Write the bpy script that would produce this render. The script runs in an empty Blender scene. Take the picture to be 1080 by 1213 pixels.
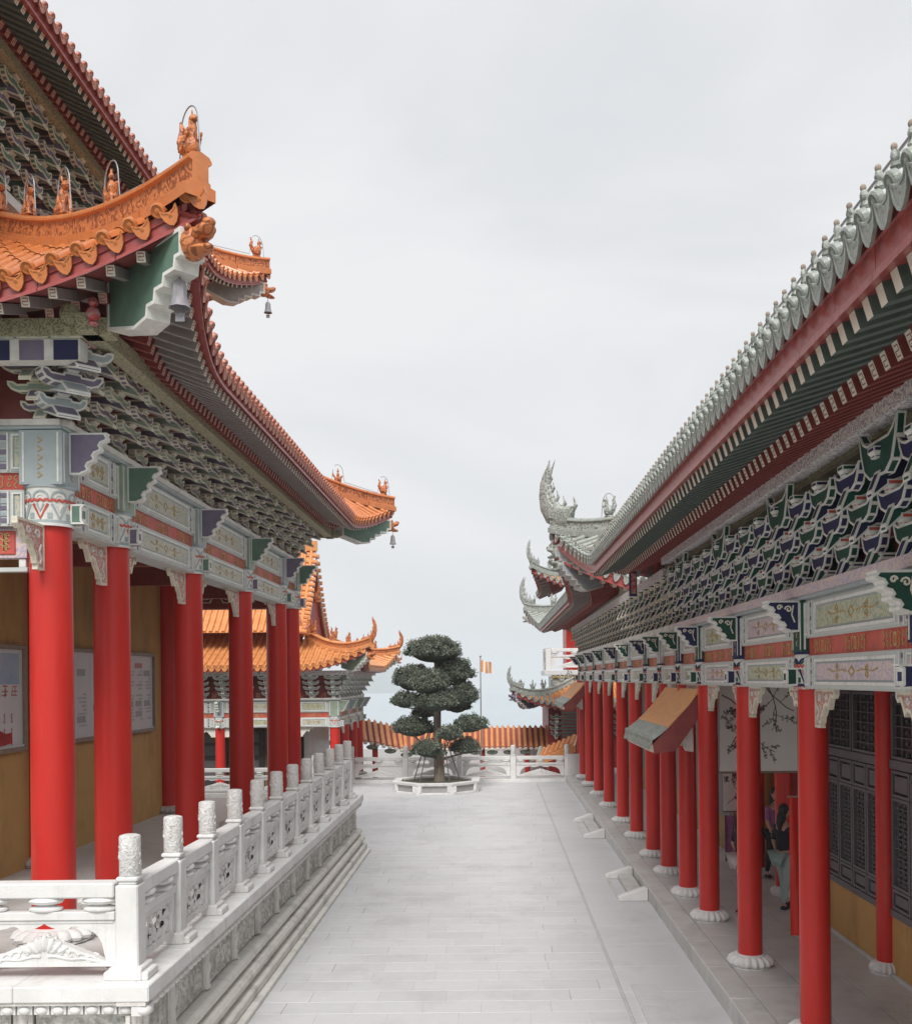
import bpy, bmesh, math, random
from mathutils import Vector as V, Matrix
from math import sin, cos, pi, radians, sqrt, atan2
random.seed(11)
scene = bpy.context.scene
COL = scene.collection

# ------------------------------------------------------------------ camera
CAMZ = 4.25
cam = bpy.data.cameras.new('camera'); camo = bpy.data.objects.new('camera', cam); COL.objects.link(camo)
camo.location = (0, 0, CAMZ); camo.rotation_euler = (radians(90), radians(0.55), 0)
cam.sensor_fit = 'HORIZONTAL'; cam.sensor_width = 36; cam.lens = 36 * 1180 / 1080
cam.shift_x = -45 / 1080; cam.shift_y = 196.5 / 1080
cam.clip_start = 0.1; cam.clip_end = 20000
scene.camera = camo

# ------------------------------------------------------------------ world, sun, exposure
w = bpy.data.worlds.new('World'); scene.world = w; w.use_nodes = True
nt = w.node_tree; nt.nodes.clear()
sky = nt.nodes.new('ShaderNodeTexSky'); sky.sky_type = 'NISHITA'; sky.sun_disc = False
SUN_EL, SUN_AZ = radians(49), radians(184)
sky.sun_elevation = SUN_EL; sky.sun_rotation = SUN_AZ; sky.air_density = 1.0; sky.dust_density = 4.0
tc = nt.nodes.new('ShaderNodeTexCoord')
mp = nt.nodes.new('ShaderNodeMapping'); mp.inputs['Scale'].default_value = (1.0, 1.0, 2.2)
nz = nt.nodes.new('ShaderNodeTexNoise'); nz.inputs['Scale'].default_value = 2.1; nz.inputs['Detail'].default_value = 4.5; nz.inputs['Roughness'].default_value = .5
nz.inputs['Distortion'].default_value = .6
cr = nt.nodes.new('ShaderNodeValToRGB')
cr.color_ramp.elements[0].position = .36; cr.color_ramp.elements[0].color = (6.55, 6.75, 6.98, 1)
cr.color_ramp.elements[1].position = .62; cr.color_ramp.elements[1].color = (7.9, 7.9, 7.98, 1)
mx = nt.nodes.new('ShaderNodeMix'); mx.data_type = 'RGBA'; mx.inputs[0].default_value = .93
bg = nt.nodes.new('ShaderNodeBackground'); bg.inputs['Strength'].default_value = 0.0535
wo = nt.nodes.new('ShaderNodeOutputWorld')
L = nt.links.new
L(tc.outputs['Generated'], mp.inputs[0]); L(mp.outputs[0], nz.inputs['Vector']); L(nz.outputs['Fac'], cr.inputs[0])
L(sky.outputs[0], mx.inputs[6]); L(cr.outputs[0], mx.inputs[7]); L(mx.outputs[2], bg.inputs[0]); L(bg.outputs[0], wo.inputs[0])
sl = bpy.data.lights.new('sun', 'SUN'); sl.energy = 1.5; sl.angle = radians(26); sl.color = (1, .975, .94)
so = bpy.data.objects.new('sun', sl); COL.objects.link(so)
# light comes from behind the camera, a little from the left, high
d = V((sin(SUN_AZ) * cos(SUN_EL), cos(SUN_AZ) * cos(SUN_EL), sin(SUN_EL)))
so.rotation_euler = d.to_track_quat('Z', 'Y').to_euler(); so.location = (0, -10, 40)
vs = scene.view_settings; vs.view_transform = 'Standard'; vs.look = 'None'; vs.gamma = 1; vs.use_curve_mapping = False
vs.exposure = 1.14
cy = scene.cycles; cy.max_bounces = 6; cy.diffuse_bounces = 4; cy.glossy_bounces = 2; cy.volume_bounces = 1
cy.use_denoising = True

# ------------------------------------------------------------------ materials
MATS = {}
def mat(name, col, rough=.6, col2=None, scale=4, amt=.5, bump=0, bscale=30, coord='Object', kind='noise', stretch=(1, 1, 1), spec=.5, detail=5, grime=None, rot=None):
    m = bpy.data.materials.new(name); m.use_nodes = True; n = m.node_tree.nodes; l = m.node_tree.links.new
    b = n['Principled BSDF']; b.inputs['Roughness'].default_value = rough
    b.inputs['Specular IOR Level'].default_value = spec
    t = n.new('ShaderNodeTexCoord'); mpn = n.new('ShaderNodeMapping'); mpn.inputs['Scale'].default_value = stretch
    if rot: mpn.inputs['Rotation'].default_value = rot
    if coord == 'World':
        g = n.new('ShaderNodeNewGeometry'); l(g.outputs['Position'], mpn.inputs[0])
    else: l(t.outputs[coord], mpn.inputs[0])
    out = None
    if col2 is not None:
        r = n.new('ShaderNodeValToRGB'); e = r.color_ramp.elements
        if kind == 'noise':
            x = n.new('ShaderNodeTexNoise'); x.inputs['Scale'].default_value = scale; x.inputs['Detail'].default_value = detail; x.inputs['Roughness'].default_value = .6
            l(mpn.outputs[0], x.inputs['Vector']); fac = x.outputs['Fac']; e[0].position = .5 - .25 * amt; e[1].position = .5 + .25 * amt
        elif kind == 'scroll':
            q = n.new('ShaderNodeTexNoise'); q.inputs['Scale'].default_value = scale; q.inputs['Detail'].default_value = 1.5
            l(mpn.outputs[0], q.inputs['Vector'])
            ma = n.new('ShaderNodeMath'); ma.operation = 'MULTIPLY'; ma.inputs[1].default_value = 34
            l(q.outputs['Fac'], ma.inputs[0])
            x = n.new('ShaderNodeMath'); x.operation = 'SINE'; l(ma.outputs[0], x.inputs[0]); fac = x.outputs[0]
            e[0].position = .15; e[1].position = .5
        elif kind == 'cell':
            x = n.new('ShaderNodeTexVoronoi'); x.inputs['Scale'].default_value = scale; l(mpn.outputs[0], x.inputs['Vector'])
            fac = x.outputs['Distance']; e[0].position = .25; e[1].position = .25 + .2 * amt
        e[0].color = (*col, 1); e[1].color = (*col2, 1)
        l(fac, r.inputs[0]); out = r.outputs[0]
    if grime:
        gn = n.new('ShaderNodeTexNoise'); gn.inputs['Scale'].default_value = grime[1]; gn.inputs['Detail'].default_value = 8; gn.inputs['Roughness'].default_value = .7
        gm = n.new('ShaderNodeMapping'); gm.inputs['Scale'].default_value = grime[4] if len(grime) > 4 else (1, 1, 1)
        gg = n.new('ShaderNodeNewGeometry'); l(gg.outputs['Position'], gm.inputs[0]); l(gm.outputs[0], gn.inputs['Vector'])
        gr = n.new('ShaderNodeValToRGB'); gr.color_ramp.elements[0].position = grime[2]; gr.color_ramp.elements[1].position = grime[2] + .22
        l(gn.outputs['Fac'], gr.inputs[0])
        k = n.new('ShaderNodeMix'); k.data_type = 'RGBA'; k.inputs[7].default_value = (*grime[0], 1)
        if out: l(out, k.inputs[6])
        else: k.inputs[6].default_value = (*col, 1)
        ml = n.new('ShaderNodeMath'); ml.operation = 'MULTIPLY'; ml.inputs[1].default_value = grime[3]
        l(gr.outputs[0], ml.inputs[0]); l(ml.outputs[0], k.inputs[0]); out = k.outputs[2]
        rr = n.new('ShaderNodeMath'); rr.operation = 'MULTIPLY_ADD'; rr.inputs[1].default_value = .25; rr.inputs[2].default_value = rough
        l(ml.outputs[0], rr.inputs[0]); l(rr.outputs[0], b.inputs['Roughness'])
    if out: l(out, b.inputs['Base Color'])
    else: b.inputs['Base Color'].default_value = (*col, 1)
    if bump:
        x = n.new('ShaderNodeTexNoise'); x.inputs['Scale'].default_value = bscale; x.inputs['Detail'].default_value = 4
        l(mpn.outputs[0], x.inputs['Vector']); bp = n.new('ShaderNodeBump'); bp.inputs['Strength'].default_value = bump; bp.inputs['Distance'].default_value = .02
        l(x.outputs['Fac'], bp.inputs['Height']); l(bp.outputs[0], b.inputs['Normal'])
    MATS[name] = m
    return m
DIRT = (.16, .15, .13)
mat('stone_white', (.79, .785, .775), .55, (.66, .655, .64), 2.2, .9, .15, 60, grime=((.40, .385, .35), 2.6, .54, .60, (1.4, 1.4, .35)), coord='World')
mat('stone_carved', (.76, .755, .74), .6, (.60, .59, .57), 26, .5, 1.0, 45, coord='World', grime=((.42, .41, .38), 3, .5, .4))
mat('frieze_stone', (.74, .73, .69), .7, (.46, .45, .42), 14, .35, 1.0, 30, coord='World', grime=((.20, .195, .18), 2.5, .48, .6))
mat('stone_grey', (.60, .59, .57), .7, (.53, .52, .50), 5, .7, .3, 60, coord='World', grime=((.30, .29, .27), 1.5, .5, .55))
mat('stone_old', (.75, .73, .69), .7, (.64, .62, .58), 6, .8, .4, 40, coord='World', grime=((.25, .24, .22), 2.0, .5, .55))
for i, c in enumerate(((.600, .600, .610), (.585, .586, .596), (.615, .614, .622), (.574, .575, .585))):
    mat('paving_%d' % i, c, .62, tuple(x * .96 for x in c), 9, .8, .12, 90, coord='World', grime=((.40, .395, .385), .7, .50, .55))
mat('joint', (.54, .535, .53), .9, coord='World', col2=(.46, .455, .45), scale=3)
mat('porch_floor', (.60, .59, .57), .5, (.53, .52, .50), 3, .8, .15, 40, coord='World', grime=((.28, .27, .25), 1.2, .52, .45))
mat('red_paint', (.66, .036, .026), .38, (.46, .020, .015), 1.6, 1.5, .16, 14, coord='World', stretch=(2.2, 2.2, .35), spec=.4, grime=((.58, .13, .10), 3.2, .60, .55, (1.6, 1.6, .45)))
mat('red_dull', (.40, .018, .014), .5, (.22, .014, .012), 4, .8, coord='World')
mat('maroon', (.30, .065, .058), .55, (.22, .048, .043), 7, .8, coord='World', grime=((.30, .13, .11), 3, .56, .4))
mat('maroon_fascia', (.38, .085, .078), .34, (.30, .062, .057), 5, .8, .3, 20, coord='World', grime=((.42, .22, .20), 2.5, .54, .4))
mat('dark_green', (.12, .16, .14), .55, (.08, .11, .10), 8, .8, coord='World')
mat('soffit_grey', (.34, .30, .29), .6, (.25, .22, .21), 8, .8, coord='World')
mat('rafter_end', (.80, .74, .64), .6, (.70, .64, .55), 12, .8, coord='World')
mat('rafter_end_red', (.62, .40, .34), .6, (.52, .32, .27), 12, .8, coord='World')
mat('green_paint', (.14, .235, .18), .5, (.10, .18, .135), 7, .8, coord='World', grime=((.16, .18, .14), 5, .56, .45))
mat('pale_green', (.34, .42, .34), .55, (.25, .32, .26), 7, .8, coord='World', grime=((.28, .28, .22), 5, .56, .5))
mat('violet_paint', (.20, .17, .25), .5, (.15, .125, .19), 7, .8, coord='World', grime=((.20, .18, .18), 5, .56, .45))
mat('navy_paint', (.020, .022, .10), .75, (.016, .018, .06), 7, .8, coord='World')
mat('deep_green', (.010, .085, .055), .75, (.008, .05, .035), 7, .8, coord='World')
mat('cream_trim', (.78, .73, .60), .6, (.66, .61, .50), 12, .8, .2, 60, coord='World', grime=((.40, .36, .28), 2.2, .50, .65))
mat('white_trim', (.80, .80, .77), .5, (.66, .66, .62), 10, .8, .1, 60, coord='World', grime=((.45, .45, .41), 2.5, .52, .55))
mat('grey_paint', (.58, .61, .59), .55, (.52, .55, .53), 5, .8, coord='World', grime=((.34, .34, .31), 4, .55, .4))
mat('blue_grey', (.40, .46, .47), .55, (.34, .39, .41), 5, .8, coord='World', grime=((.2, .22, .22), 4, .55, .4))
mat('band_red', (.64, .11, .075), .5, (.44, .065, .05), 5, .8, coord='World', grime=((.50, .22, .16), 3, .5, .5))
mat('gold_paint', (.50, .36, .15), .45, (.38, .26, .10), 10, .8, coord='World')
mat('gold_scroll', (.58, .54, .43), .55, (.42, .45, .41), 9, kind='scroll', coord='World', bump=.3, bscale=18)
mat('lilac_scroll', (.64, .52, .48), .55, (.46, .41, .53), 9, kind='scroll', coord='World', bump=.3, bscale=18)
mat('green_scroll', (.54, .53, .38), .55, (.34, .41, .31), 9, kind='scroll', coord='World', bump=.3, bscale=18)
mat('pink_carving', (.52, .24, .20), .6, (.62, .52, .46), 12, kind='scroll', coord='World', bump=.8, bscale=40)
mat('red_carving', (.34, .03, .025), .55, (.60, .38, .22), 8, kind='scroll', coord='World', bump=.6, bscale=30)
mat('carved_purlin', (.44, .41, .27), .6, (.24, .235, .16), 14, kind='scroll', coord='World', bump=.8, bscale=40)
mat('white_purlin', (.80, .78, .76), .6, (.42, .38, .42), 12, kind='scroll', coord='World', bump=.8, bscale=40)
mat('bracket_board', (.16, .15, .10), .7, (.09, .085, .06), 12, .8, coord='World')
mat('dusty_tile', (.52, .20, .13), .35, (.40, .135, .095), 5, .9, .15, 25, coord='World', grime=((.50, .32, .25), 3.5, .52, .6))
mat('orange_ridge', (.64, .225, .075), .24, (.54, .165, .05), 5, .9, .2, 25, coord='World', grime=((.36, .14, .06), 3.0, .5, .6))
mat('canopy_tile', (.90, .45, .17), .4, (.78, .36, .12), 9, .9, .15, 25, coord='World', stretch=(1, 3, 1), grime=((.60, .36, .20), 2.5, .5, .5))
mat('orange_tile', (.66, .235, .080), .2, (.54, .175, .055), 5, .9, .15, 25, coord='World', grime=((.34, .12, .05), 3.5, .52, .6))
mat('orange_tile_light', (.74, .33, .13), .22, (.64, .25, .085), 5, .9, .15, 25, coord='World', grime=((.42, .17, .07), 2.5, .5, .5))
mat('orange_relief', (.60, .20, .065), .35, (.30, .085, .03), 7, .4, 1.0, 24, coord='World', kind='scroll')
mat('green_tile', (.40, .425, .39), .32, (.24, .27, .245), 8, .9, .4, 40, coord='World', grime=((.34, .35, .30), 4, .5, .55))
mat('green_relief', (.42, .445, .41), .5, (.20, .22, .20), 7, .5, 1.0, 24, coord='World', kind='scroll')
mat('mortar', (.40, .33, .27), .8, coord='World', col2=(.3, .24, .2))
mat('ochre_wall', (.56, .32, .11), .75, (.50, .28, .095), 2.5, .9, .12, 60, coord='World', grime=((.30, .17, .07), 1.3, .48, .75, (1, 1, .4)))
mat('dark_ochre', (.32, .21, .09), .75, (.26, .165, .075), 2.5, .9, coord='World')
mat('window_dark', (.15, .14, .15), .5, (.12, .11, .12), 6, .8, coord='World')
mat('window_back', (.012, .012, .014), .35)
mat('door_dark', (.05, .045, .045), .5, (.035, .03, .03), 6, .8, coord='World')
mat('planter_panel', (.36, .36, .35), .7, (.30, .30, .29), 5, .8, .3, 60, coord='World')
mat('steel', (.45, .45, .46), .35); MATS['steel'].node_tree.nodes['Principled BSDF'].inputs['Metallic'].default_value = .8
mat('bell_metal', (.30, .29, .31), .5, (.22, .21, .23), 12, .8, coord='World')
mat('bark', (.30, .25, .20), .9, (.17, .14, .11), 14, .6, 1.0, 30, coord='World', stretch=(1, 1, .25))
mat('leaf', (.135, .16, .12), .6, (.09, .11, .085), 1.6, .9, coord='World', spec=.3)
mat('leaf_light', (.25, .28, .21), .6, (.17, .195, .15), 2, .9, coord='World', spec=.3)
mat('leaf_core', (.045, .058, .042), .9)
mat('soil', (.08, .075, .05), .95, (.05, .06, .035), 8, .8, .8, 30, coord='World')
mat('pole_wood', (.09, .085, .08), .7)
mat('paper', (.78, .76, .72), .8, (.72, .70, .66), 2, .8, coord='World')
mat('ink', (.10, .095, .09), .8)
mat('board_white', (.66, .66, .66), .35, (.60, .60, .61), 1.5, .8, coord='World')
mat('print_grey', (.36, .37, .38), .6)
mat('print_blue', (.22, .34, .50), .5, (.50, .54, .60), 1.1, .9, coord='World')
mat('print_pink', (.55, .22, .20), .6)
mat('print_red', (.50, .03, .02), .5, (.30, .02, .02), 5, .9, coord='World')
mat('frame_wood', (.30, .24, .18), .5, (.22, .17, .13), 8, .8, coord='World')
mat('cloth_black', (.015, .014, .022), .8); mat('cloth_teal', (.30, .40, .38), .8); mat('cloth_white', (.6, .58, .58), .8)
mat('cloth_purple', (.20, .05, .16), .7, (.40, .16, .30), 2, .9); mat('skin', (.45, .26, .19), .5); mat('hair', (.012, .011, .016), .5)
mat('flag_orange', (.75, .28, .08), .7); mat('flag_white', (.75, .72, .66), .7)
mat('sea', (.42, .49, .52), .5, (.39, .46, .49), .01, .9, .25, .15, coord='World')
mat('hill', (.13, .16, .14), .95, (.10, .13, .11), .01, .9, coord='World')
mat('terrain', (.10, .12, .07), .95, (.07, .09, .05), .3, .9, coord='World')
mat('lantern_red', (.5, .02, .02), .35, (.45, .3, .3), 14, .4, coord='World')

# ------------------------------------------------------------------ mesh building
class MB:
    def __init__(s): s.v = []; s.f = []; s.m = []; s.sm = []
    def add(s, vs, fs, mi=0, M=None, smooth=False):
        b = len(s.v)
        s.v += [(M @ V(p)) if M is not None else V(p) for p in vs]
        for k, f in enumerate(fs):
            s.f.append([b + i for i in f]); s.m.append(mi if isinstance(mi, int) else mi[k]); s.sm.append(smooth)
    def box(s, c, h, mi=0, M=None, taper=None):
        x, y, z = c; a, b_, c_ = h
        tx, ty = taper or (1, 1)
        vs = [(x + i * a * (tx if k > 0 else 1), y + j * b_ * (ty if k > 0 else 1), z + k * c_) for k in (-1, 1) for j in (-1, 1) for i in (-1, 1)]
        s.add(vs, [(0, 2, 3, 1), (4, 5, 7, 6), (0, 1, 5, 4), (2, 6, 7, 3), (0, 4, 6, 2), (1, 3, 7, 5)], mi, M)
    def quad_inset(s, q, b, me, mf, rec=0.0):
        q = [V(p) for p in q]; n = (q[1] - q[0]).cross(q[3] - q[0])
        if n.length < 1e-9: return
        n.normalize()
        c = []
        for i in range(4):
            e1 = (q[(i + 1) % 4] - q[i]); e2 = (q[i - 1] - q[i])
            l1, l2 = e1.length, e2.length
            c.append(q[i] + e1 / max(l1, 1e-6) * min(b, l1 * .45) + e2 / max(l2, 1e-6) * min(b, l2 * .45))
        s.add(q + c, [(i, (i + 1) % 4, 4 + (i + 1) % 4, 4 + i) for i in range(4)], me)
        if rec:
            d2 = [p - n * rec for p in c]
            s.add(c + d2, [(i, (i + 1) % 4, 4 + (i + 1) % 4, 4 + i) for i in range(4)], me)
            s.add(d2, [(0, 1, 2, 3)], mf)
        else: s.add(c, [(0, 1, 2, 3)], mf)
    def prism(s, poly, t0, t1, mapf, mi=0, mcap=None):
        n = len(poly); a = [V(mapf(p, q, t0)) for p, q in poly]; b = [V(mapf(p, q, t1)) for p, q in poly]
        s.add(a + b, [list(range(n))[::-1], list(range(n, 2 * n))] + [(i, (i + 1) % n, n + (i + 1) % n, n + i) for i in range(n)], [mcap if mcap is not None else mi] * 2 + [mi] * n)
    def outlined(s, poly, t0, t1, mapf, border, me, mf, rec=.006, sideb=None):
        """extruded profile whose faces carry a trim of material me round a field of material mf"""
        n = len(poly)
        area = sum(poly[i][0] * poly[(i + 1) % n][1] - poly[(i + 1) % n][0] * poly[i][1] for i in range(n))
        if area < 0: poly = poly[::-1]
        ins = []
        for i in range(n):
            p0, p1, p2 = V(poly[i - 1]), V(poly[i]), V(poly[(i + 1) % n])
            e1 = (p1 - p0).normalized(); e2 = (p2 - p1).normalized()
            n1 = V((-e1.y, e1.x)); n2 = V((-e2.y, e2.x)); k = 1 + n1.dot(n2)
            o = (n1 + n2) / max(k, .45) * border
            ins.append(p1 + o)
        for t, sgn in ((t0, 1), (t1, -1)):
            o = [V(mapf(p, q, t)) for p, q in poly]; i1 = [V(mapf(p[0], p[1], t)) for p in ins]; i2 = [V(mapf(p[0], p[1], t + sgn * rec)) for p in ins]
            if sgn > 0:
                s.add(o + i1, [(i, n + i, n + (i + 1) % n, (i + 1) % n) for i in range(n)], me)
                s.add(i1 + i2, [(i, n + i, n + (i + 1) % n, (i + 1) % n) for i in range(n)], me)
                s.add(i2, [list(range(n))[::-1]], mf)
            else:
                s.add(o + i1, [(i, (i + 1) % n, n + (i + 1) % n, n + i) for i in range(n)], me)
                s.add(i1 + i2, [(i, (i + 1) % n, n + (i + 1) % n, n + i) for i in range(n)], me)
                s.add(i2, [list(range(n))], mf)
        sb = border if sideb is None else sideb
        for i in range(n):
            p, q = poly[i], poly[(i + 1) % n]
            s.quad_inset([mapf(p[0], p[1], t0), mapf(q[0], q[1], t0), mapf(q[0], q[1], t1), mapf(p[0], p[1], t1)], sb, me, mf if sb else me)
    def lathe(s, prof, seg=16, c=(0, 0, 0), mi=0, lobes=0, la=.06, smooth=True, M=None, cap=True):
        vs = []
        for r, z in prof:
            for k in range(seg):
                a = 2 * pi * k / seg; rr = r * (1 + (la * abs(cos(lobes * a / 2)) if lobes else 0))
                vs.append((c[0] + rr * cos(a), c[1] + rr * sin(a), c[2] + z))
        fs = [(i * seg + k, i * seg + (k + 1) % seg, (i + 1) * seg + (k + 1) % seg, (i + 1) * seg + k) for i in range(len(prof) - 1) for k in range(seg)]
        s.add(vs, fs, mi, M, smooth)
        if cap:
            s.add(vs[:seg], [list(range(seg))[::-1]], mi, M); s.add(vs[-seg:], [list(range(seg))], mi, M)
    def tube(s, pts, r, seg=6, mi=0, smooth=True):
        pts = [V(p) for p in pts]; n = len(pts); rr = r if isinstance(r, (list, tuple)) else [r] * n
        vs = []; up0 = None
        for i in range(n):
            d_ = (pts[min(i + 1, n - 1)] - pts[max(i - 1, 0)]).normalized()
            if up0 is None: up0 = d_.orthogonal().normalized()
            u = (up0 - d_ * up0.dot(d_)).normalized(); up0 = u; w_ = d_.cross(u)
            for k in range(seg):
                a = 2 * pi * k / seg; vs.append(pts[i] + (u * cos(a) + w_ * sin(a)) * rr[i])
        fs = [(i * seg + k, i * seg + (k + 1) % seg, (i + 1) * seg + (k + 1) % seg, (i + 1) * seg + k) for i in range(n - 1) for k in range(seg)]
        fs += [list(range(seg))[::-1], list(range((n - 1) * seg, n * seg))]
        s.add(vs, fs, mi, None, smooth)
    def stroke(s, pts, wd, mapf, h=.004, mi=0):
        """flat raised ribbon along 2-D points"""
        P = [V((p[0], p[1])) for p in pts]; n = len(P); vs = []
        for i in range(n):
            d_ = (P[min(i + 1, n - 1)] - P[max(i - 1, 0)])
            if d_.length < 1e-9: d_ = V((1, 0))
            d_.normalize(); q = V((-d_.y, d_.x)) * wd / 2
            a, b = P[i] + q, P[i] - q
            vs += [mapf(a.x, a.y, h), mapf(b.x, b.y, h), mapf(a.x, a.y, 0), mapf(b.x, b.y, 0)]
        fs = []
        for i in range(n - 1):
            j = i * 4; k = j + 4
            fs += [(j, j + 1, k + 1, k), (j + 2, j, k, k + 2), (j + 1, j + 3, k + 3, k + 1)]
        s.add(vs, fs, mi)
    def ball(s, c, r, mi=0, seg=8, rings=6, M=None):
        if not isinstance(r, (tuple, list)): r = (r, r, r)
        vs = [(c[0], c[1], c[2] - r[2])]
        for i in range(1, rings):
            t = pi * i / rings
            for k in range(seg):
                a = 2 * pi * k / seg; vs.append((c[0] + r[0] * sin(t) * cos(a), c[1] + r[1] * sin(t) * sin(a), c[2] - r[2] * cos(t)))
        vs.append((c[0], c[1], c[2] + r[2]))
        fs = [(0, 1 + (k + 1) % seg, 1 + k) for k in range(seg)]
        for i in range(rings - 2):
            b = 1 + i * seg
            fs += [(b + k, b + (k + 1) % seg, b + seg + (k + 1) % seg, b + seg + k) for k in range(seg)]
        b = 1 + (rings - 2) * seg; t = len(vs) - 1
        fs += [(b + k, b + (k + 1) % seg, t) for k in range(seg)]
        s.add(vs, fs, mi, M, True)
    def mesh(s, name, mats, bevel=0, sharp=40, fixn=False):
        me = bpy.data.meshes.new(name); me.from_pydata([tuple(p) for p in s.v], [], s.f)
        for m_ in mats: me.materials.append(MATS[m_])
        me.polygons.foreach_set('material_index', s.m)
        me.polygons.foreach_set('use_smooth', s.sm)
        me.update()
        if bevel or fixn:
            bm = bmesh.new(); bm.from_mesh(me)
            bmesh.ops.remove_doubles(bm, verts=bm.verts, dist=1e-5)
            if fixn: bmesh.ops.recalc_face_normals(bm, faces=bm.faces)
            if bevel:
                ed = [e for e in bm.edges if len(e.link_faces) == 2 and e.calc_face_angle(0) > .6]
                bmesh.ops.bevel(bm, geom=ed, offset=bevel, segments=1, affect='EDGES', profile=.7)
            bm.to_mesh(me); bm.free()
        if any(s.sm): me.set_sharp_from_angle(angle=radians(sharp))
        return me

WM = {}
def obj(name, me, parent=None, M=None, label=None, kind=None):
    o = bpy.data.objects.new(name, me); COL.objects.link(o)
    M = M or Matrix()
    WM[o] = M
    if parent is not None:
        o.parent = parent; o.matrix_parent_inverse = WM[parent].inverted()
    o.matrix_basis = M
    if label: o['label'] = label
    if kind: o['kind'] = kind
    return o
def thing(name, loc, label, cat, group=None, rz=0):
    o = bpy.data.objects.new(name, None); COL.objects.link(o); o.empty_display_size = .3
    M = Matrix.Translation(loc) @ Matrix.Rotation(rz, 4, 'Z'); o.matrix_basis = M; WM[o] = M
    o['label'] = label; o['category'] = cat
    if group: o['group'] = group
    return o
def frame(origin, out):
    o = V(out).normalized(); z = V((0, 0, 1)); a = o.cross(z)
    M = Matrix.Identity(4)
    for i in range(3): M[i][0] = a[i]; M[i][1] = o[i]; M[i][2] = z[i]; M[i][3] = origin[i]
    return M
T = Matrix.Translation
def basis(o, x, y, z):
    M = Matrix.Identity(4)
    for i in range(3): M[i][0] = x[i]; M[i][1] = y[i]; M[i][2] = z[i]; M[i][3] = o[i]
    return M
CACHE = {}
def cached(key, fn):
    if key not in CACHE: CACHE[key] = fn()
    return CACHE[key]
# ------------------------------------------------------------------ ornament meshes (local: x along, y outward, z up)
def spiral(cx, cy, r, turns, a0=0, sgn=1, n=10):
    return [(cx + r * (1 - .8 * i / n) * cos(a0 + sgn * turns * 2 * pi * i / n), cy + r * (1 - .8 * i / n) * sin(a0 + sgn * turns * 2 * pi * i / n)) for i in range(n + 1)]

def panel_mesh(wd, ht, field, fr='grey_paint', line='white_trim'):
    """painted board: moulded outer edge, white bead, sunk field with scrollwork"""
    def mk():
        b = MB(); y = .0
        q = lambda x0, z0, x1, z1, yy: [(x0, yy, z0), (x1, yy, z0), (x1, yy, z1), (x0, yy, z1)]
        W, H = wd / 2, ht / 2
        def ring(i0, i1, y0, y1, mi):
            a = q(-W + i0, -H + i0, W - i0, H - i0, y0); c = q(-W + i1, -H + i1, W - i1, H - i1, y1)
            b.add(a + c, [(k, (k + 1) % 4, 4 + (k + 1) % 4, 4 + k)[::-1] for k in range(4)], mi)
        g = min(.03, ht * .09, wd * .12)
        ring(0, 0, 0, .014, 0); ring(0, g, .014, .014, 0); ring(g, g, .014, .026, 1); ring(g, 2 * g, .026, .026, 1); ring(2 * g, 2 * g, .026, .006, 1)
        ring(2 * g, 2.7 * g, .006, .006, 2); ring(2.7 * g, 2.7 * g, .006, .010, 3)
        b.add(q(-W + 2.7 * g, -H + 2.7 * g, W - 2.7 * g, H - 2.7 * g, .010), [(3, 2, 1, 0)], 3)
        if wd > .5:
            mf = lambda x, z, h: (x, .010 + h, z)
            for sx in (-1, 1):
                for sz in (-1, 1):
                    b.stroke(spiral(sx * wd * .18, sz * ht * .13, ht * .12, 1.1, 0, sx * sz, 9), .014, mf, .006, 4)
                b.stroke([(sx * wd * .06, 0), (sx * wd * .12, ht * .05), (sx * wd * .24, 0), (sx * wd * .3, ht * .08)], .013, mf, .006, 4)
            b.stroke([(0, ht * .14), (wd * .035, 0), (0, -ht * .14), (-wd * .035, 0), (0, ht * .14)], .016, mf, .007, 4)
        return b.mesh('painted_panel', [fr, line, 'blue_grey', field, 'gold_paint'])
    return cached(('panel', round(wd, 2), round(ht, 2), field, fr), mk)

def bars_mesh(ht):
    def mk():
        b = MB()
        for x in (-.05, .05): b.box((x, .010, 0), (.010, .012, ht / 2), 0)
        for k in range(-2, 3): b.box((0, .006, k * ht * .19), (.036, .007, ht * .06), 1 if k % 2 else 2)
        return b.mesh('painted_bars', ['white_trim', 'blue_grey', 'violet_paint'])
    return cached(('bars', round(ht, 2)), mk)

def band_orn(ht):
    def mk():
        b = MB(); mf = lambda x, z, h: (x, h, z)
        for sx in (-1, 1):
            for sz in (-1, 1):
                b.stroke(spiral(sx * .17, sz * ht * .2, ht * .16, .9, pi / 2, -sx * sz, 8), .012, mf, .006)
                b.stroke([(sx * .06, sz * ht * .4), (sx * .10, sz * ht * .25), (sx * .09, 0)], .012, mf, .006)
                b.stroke([(sx * .25, sz * ht * .42), (sx * .22, sz * ht * .2), (sx * .26, 0)], .012, mf, .006)
        b.box((0, .003, 0), (.03, .004, ht * .34), 0); b.box((0, .006, 0), (.012, .004, ht * .2), 1)
        return b.mesh('gilt_scroll', ['gold_paint', 'band_red'])
    return cached(('bo', round(ht, 2)), mk)

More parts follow.
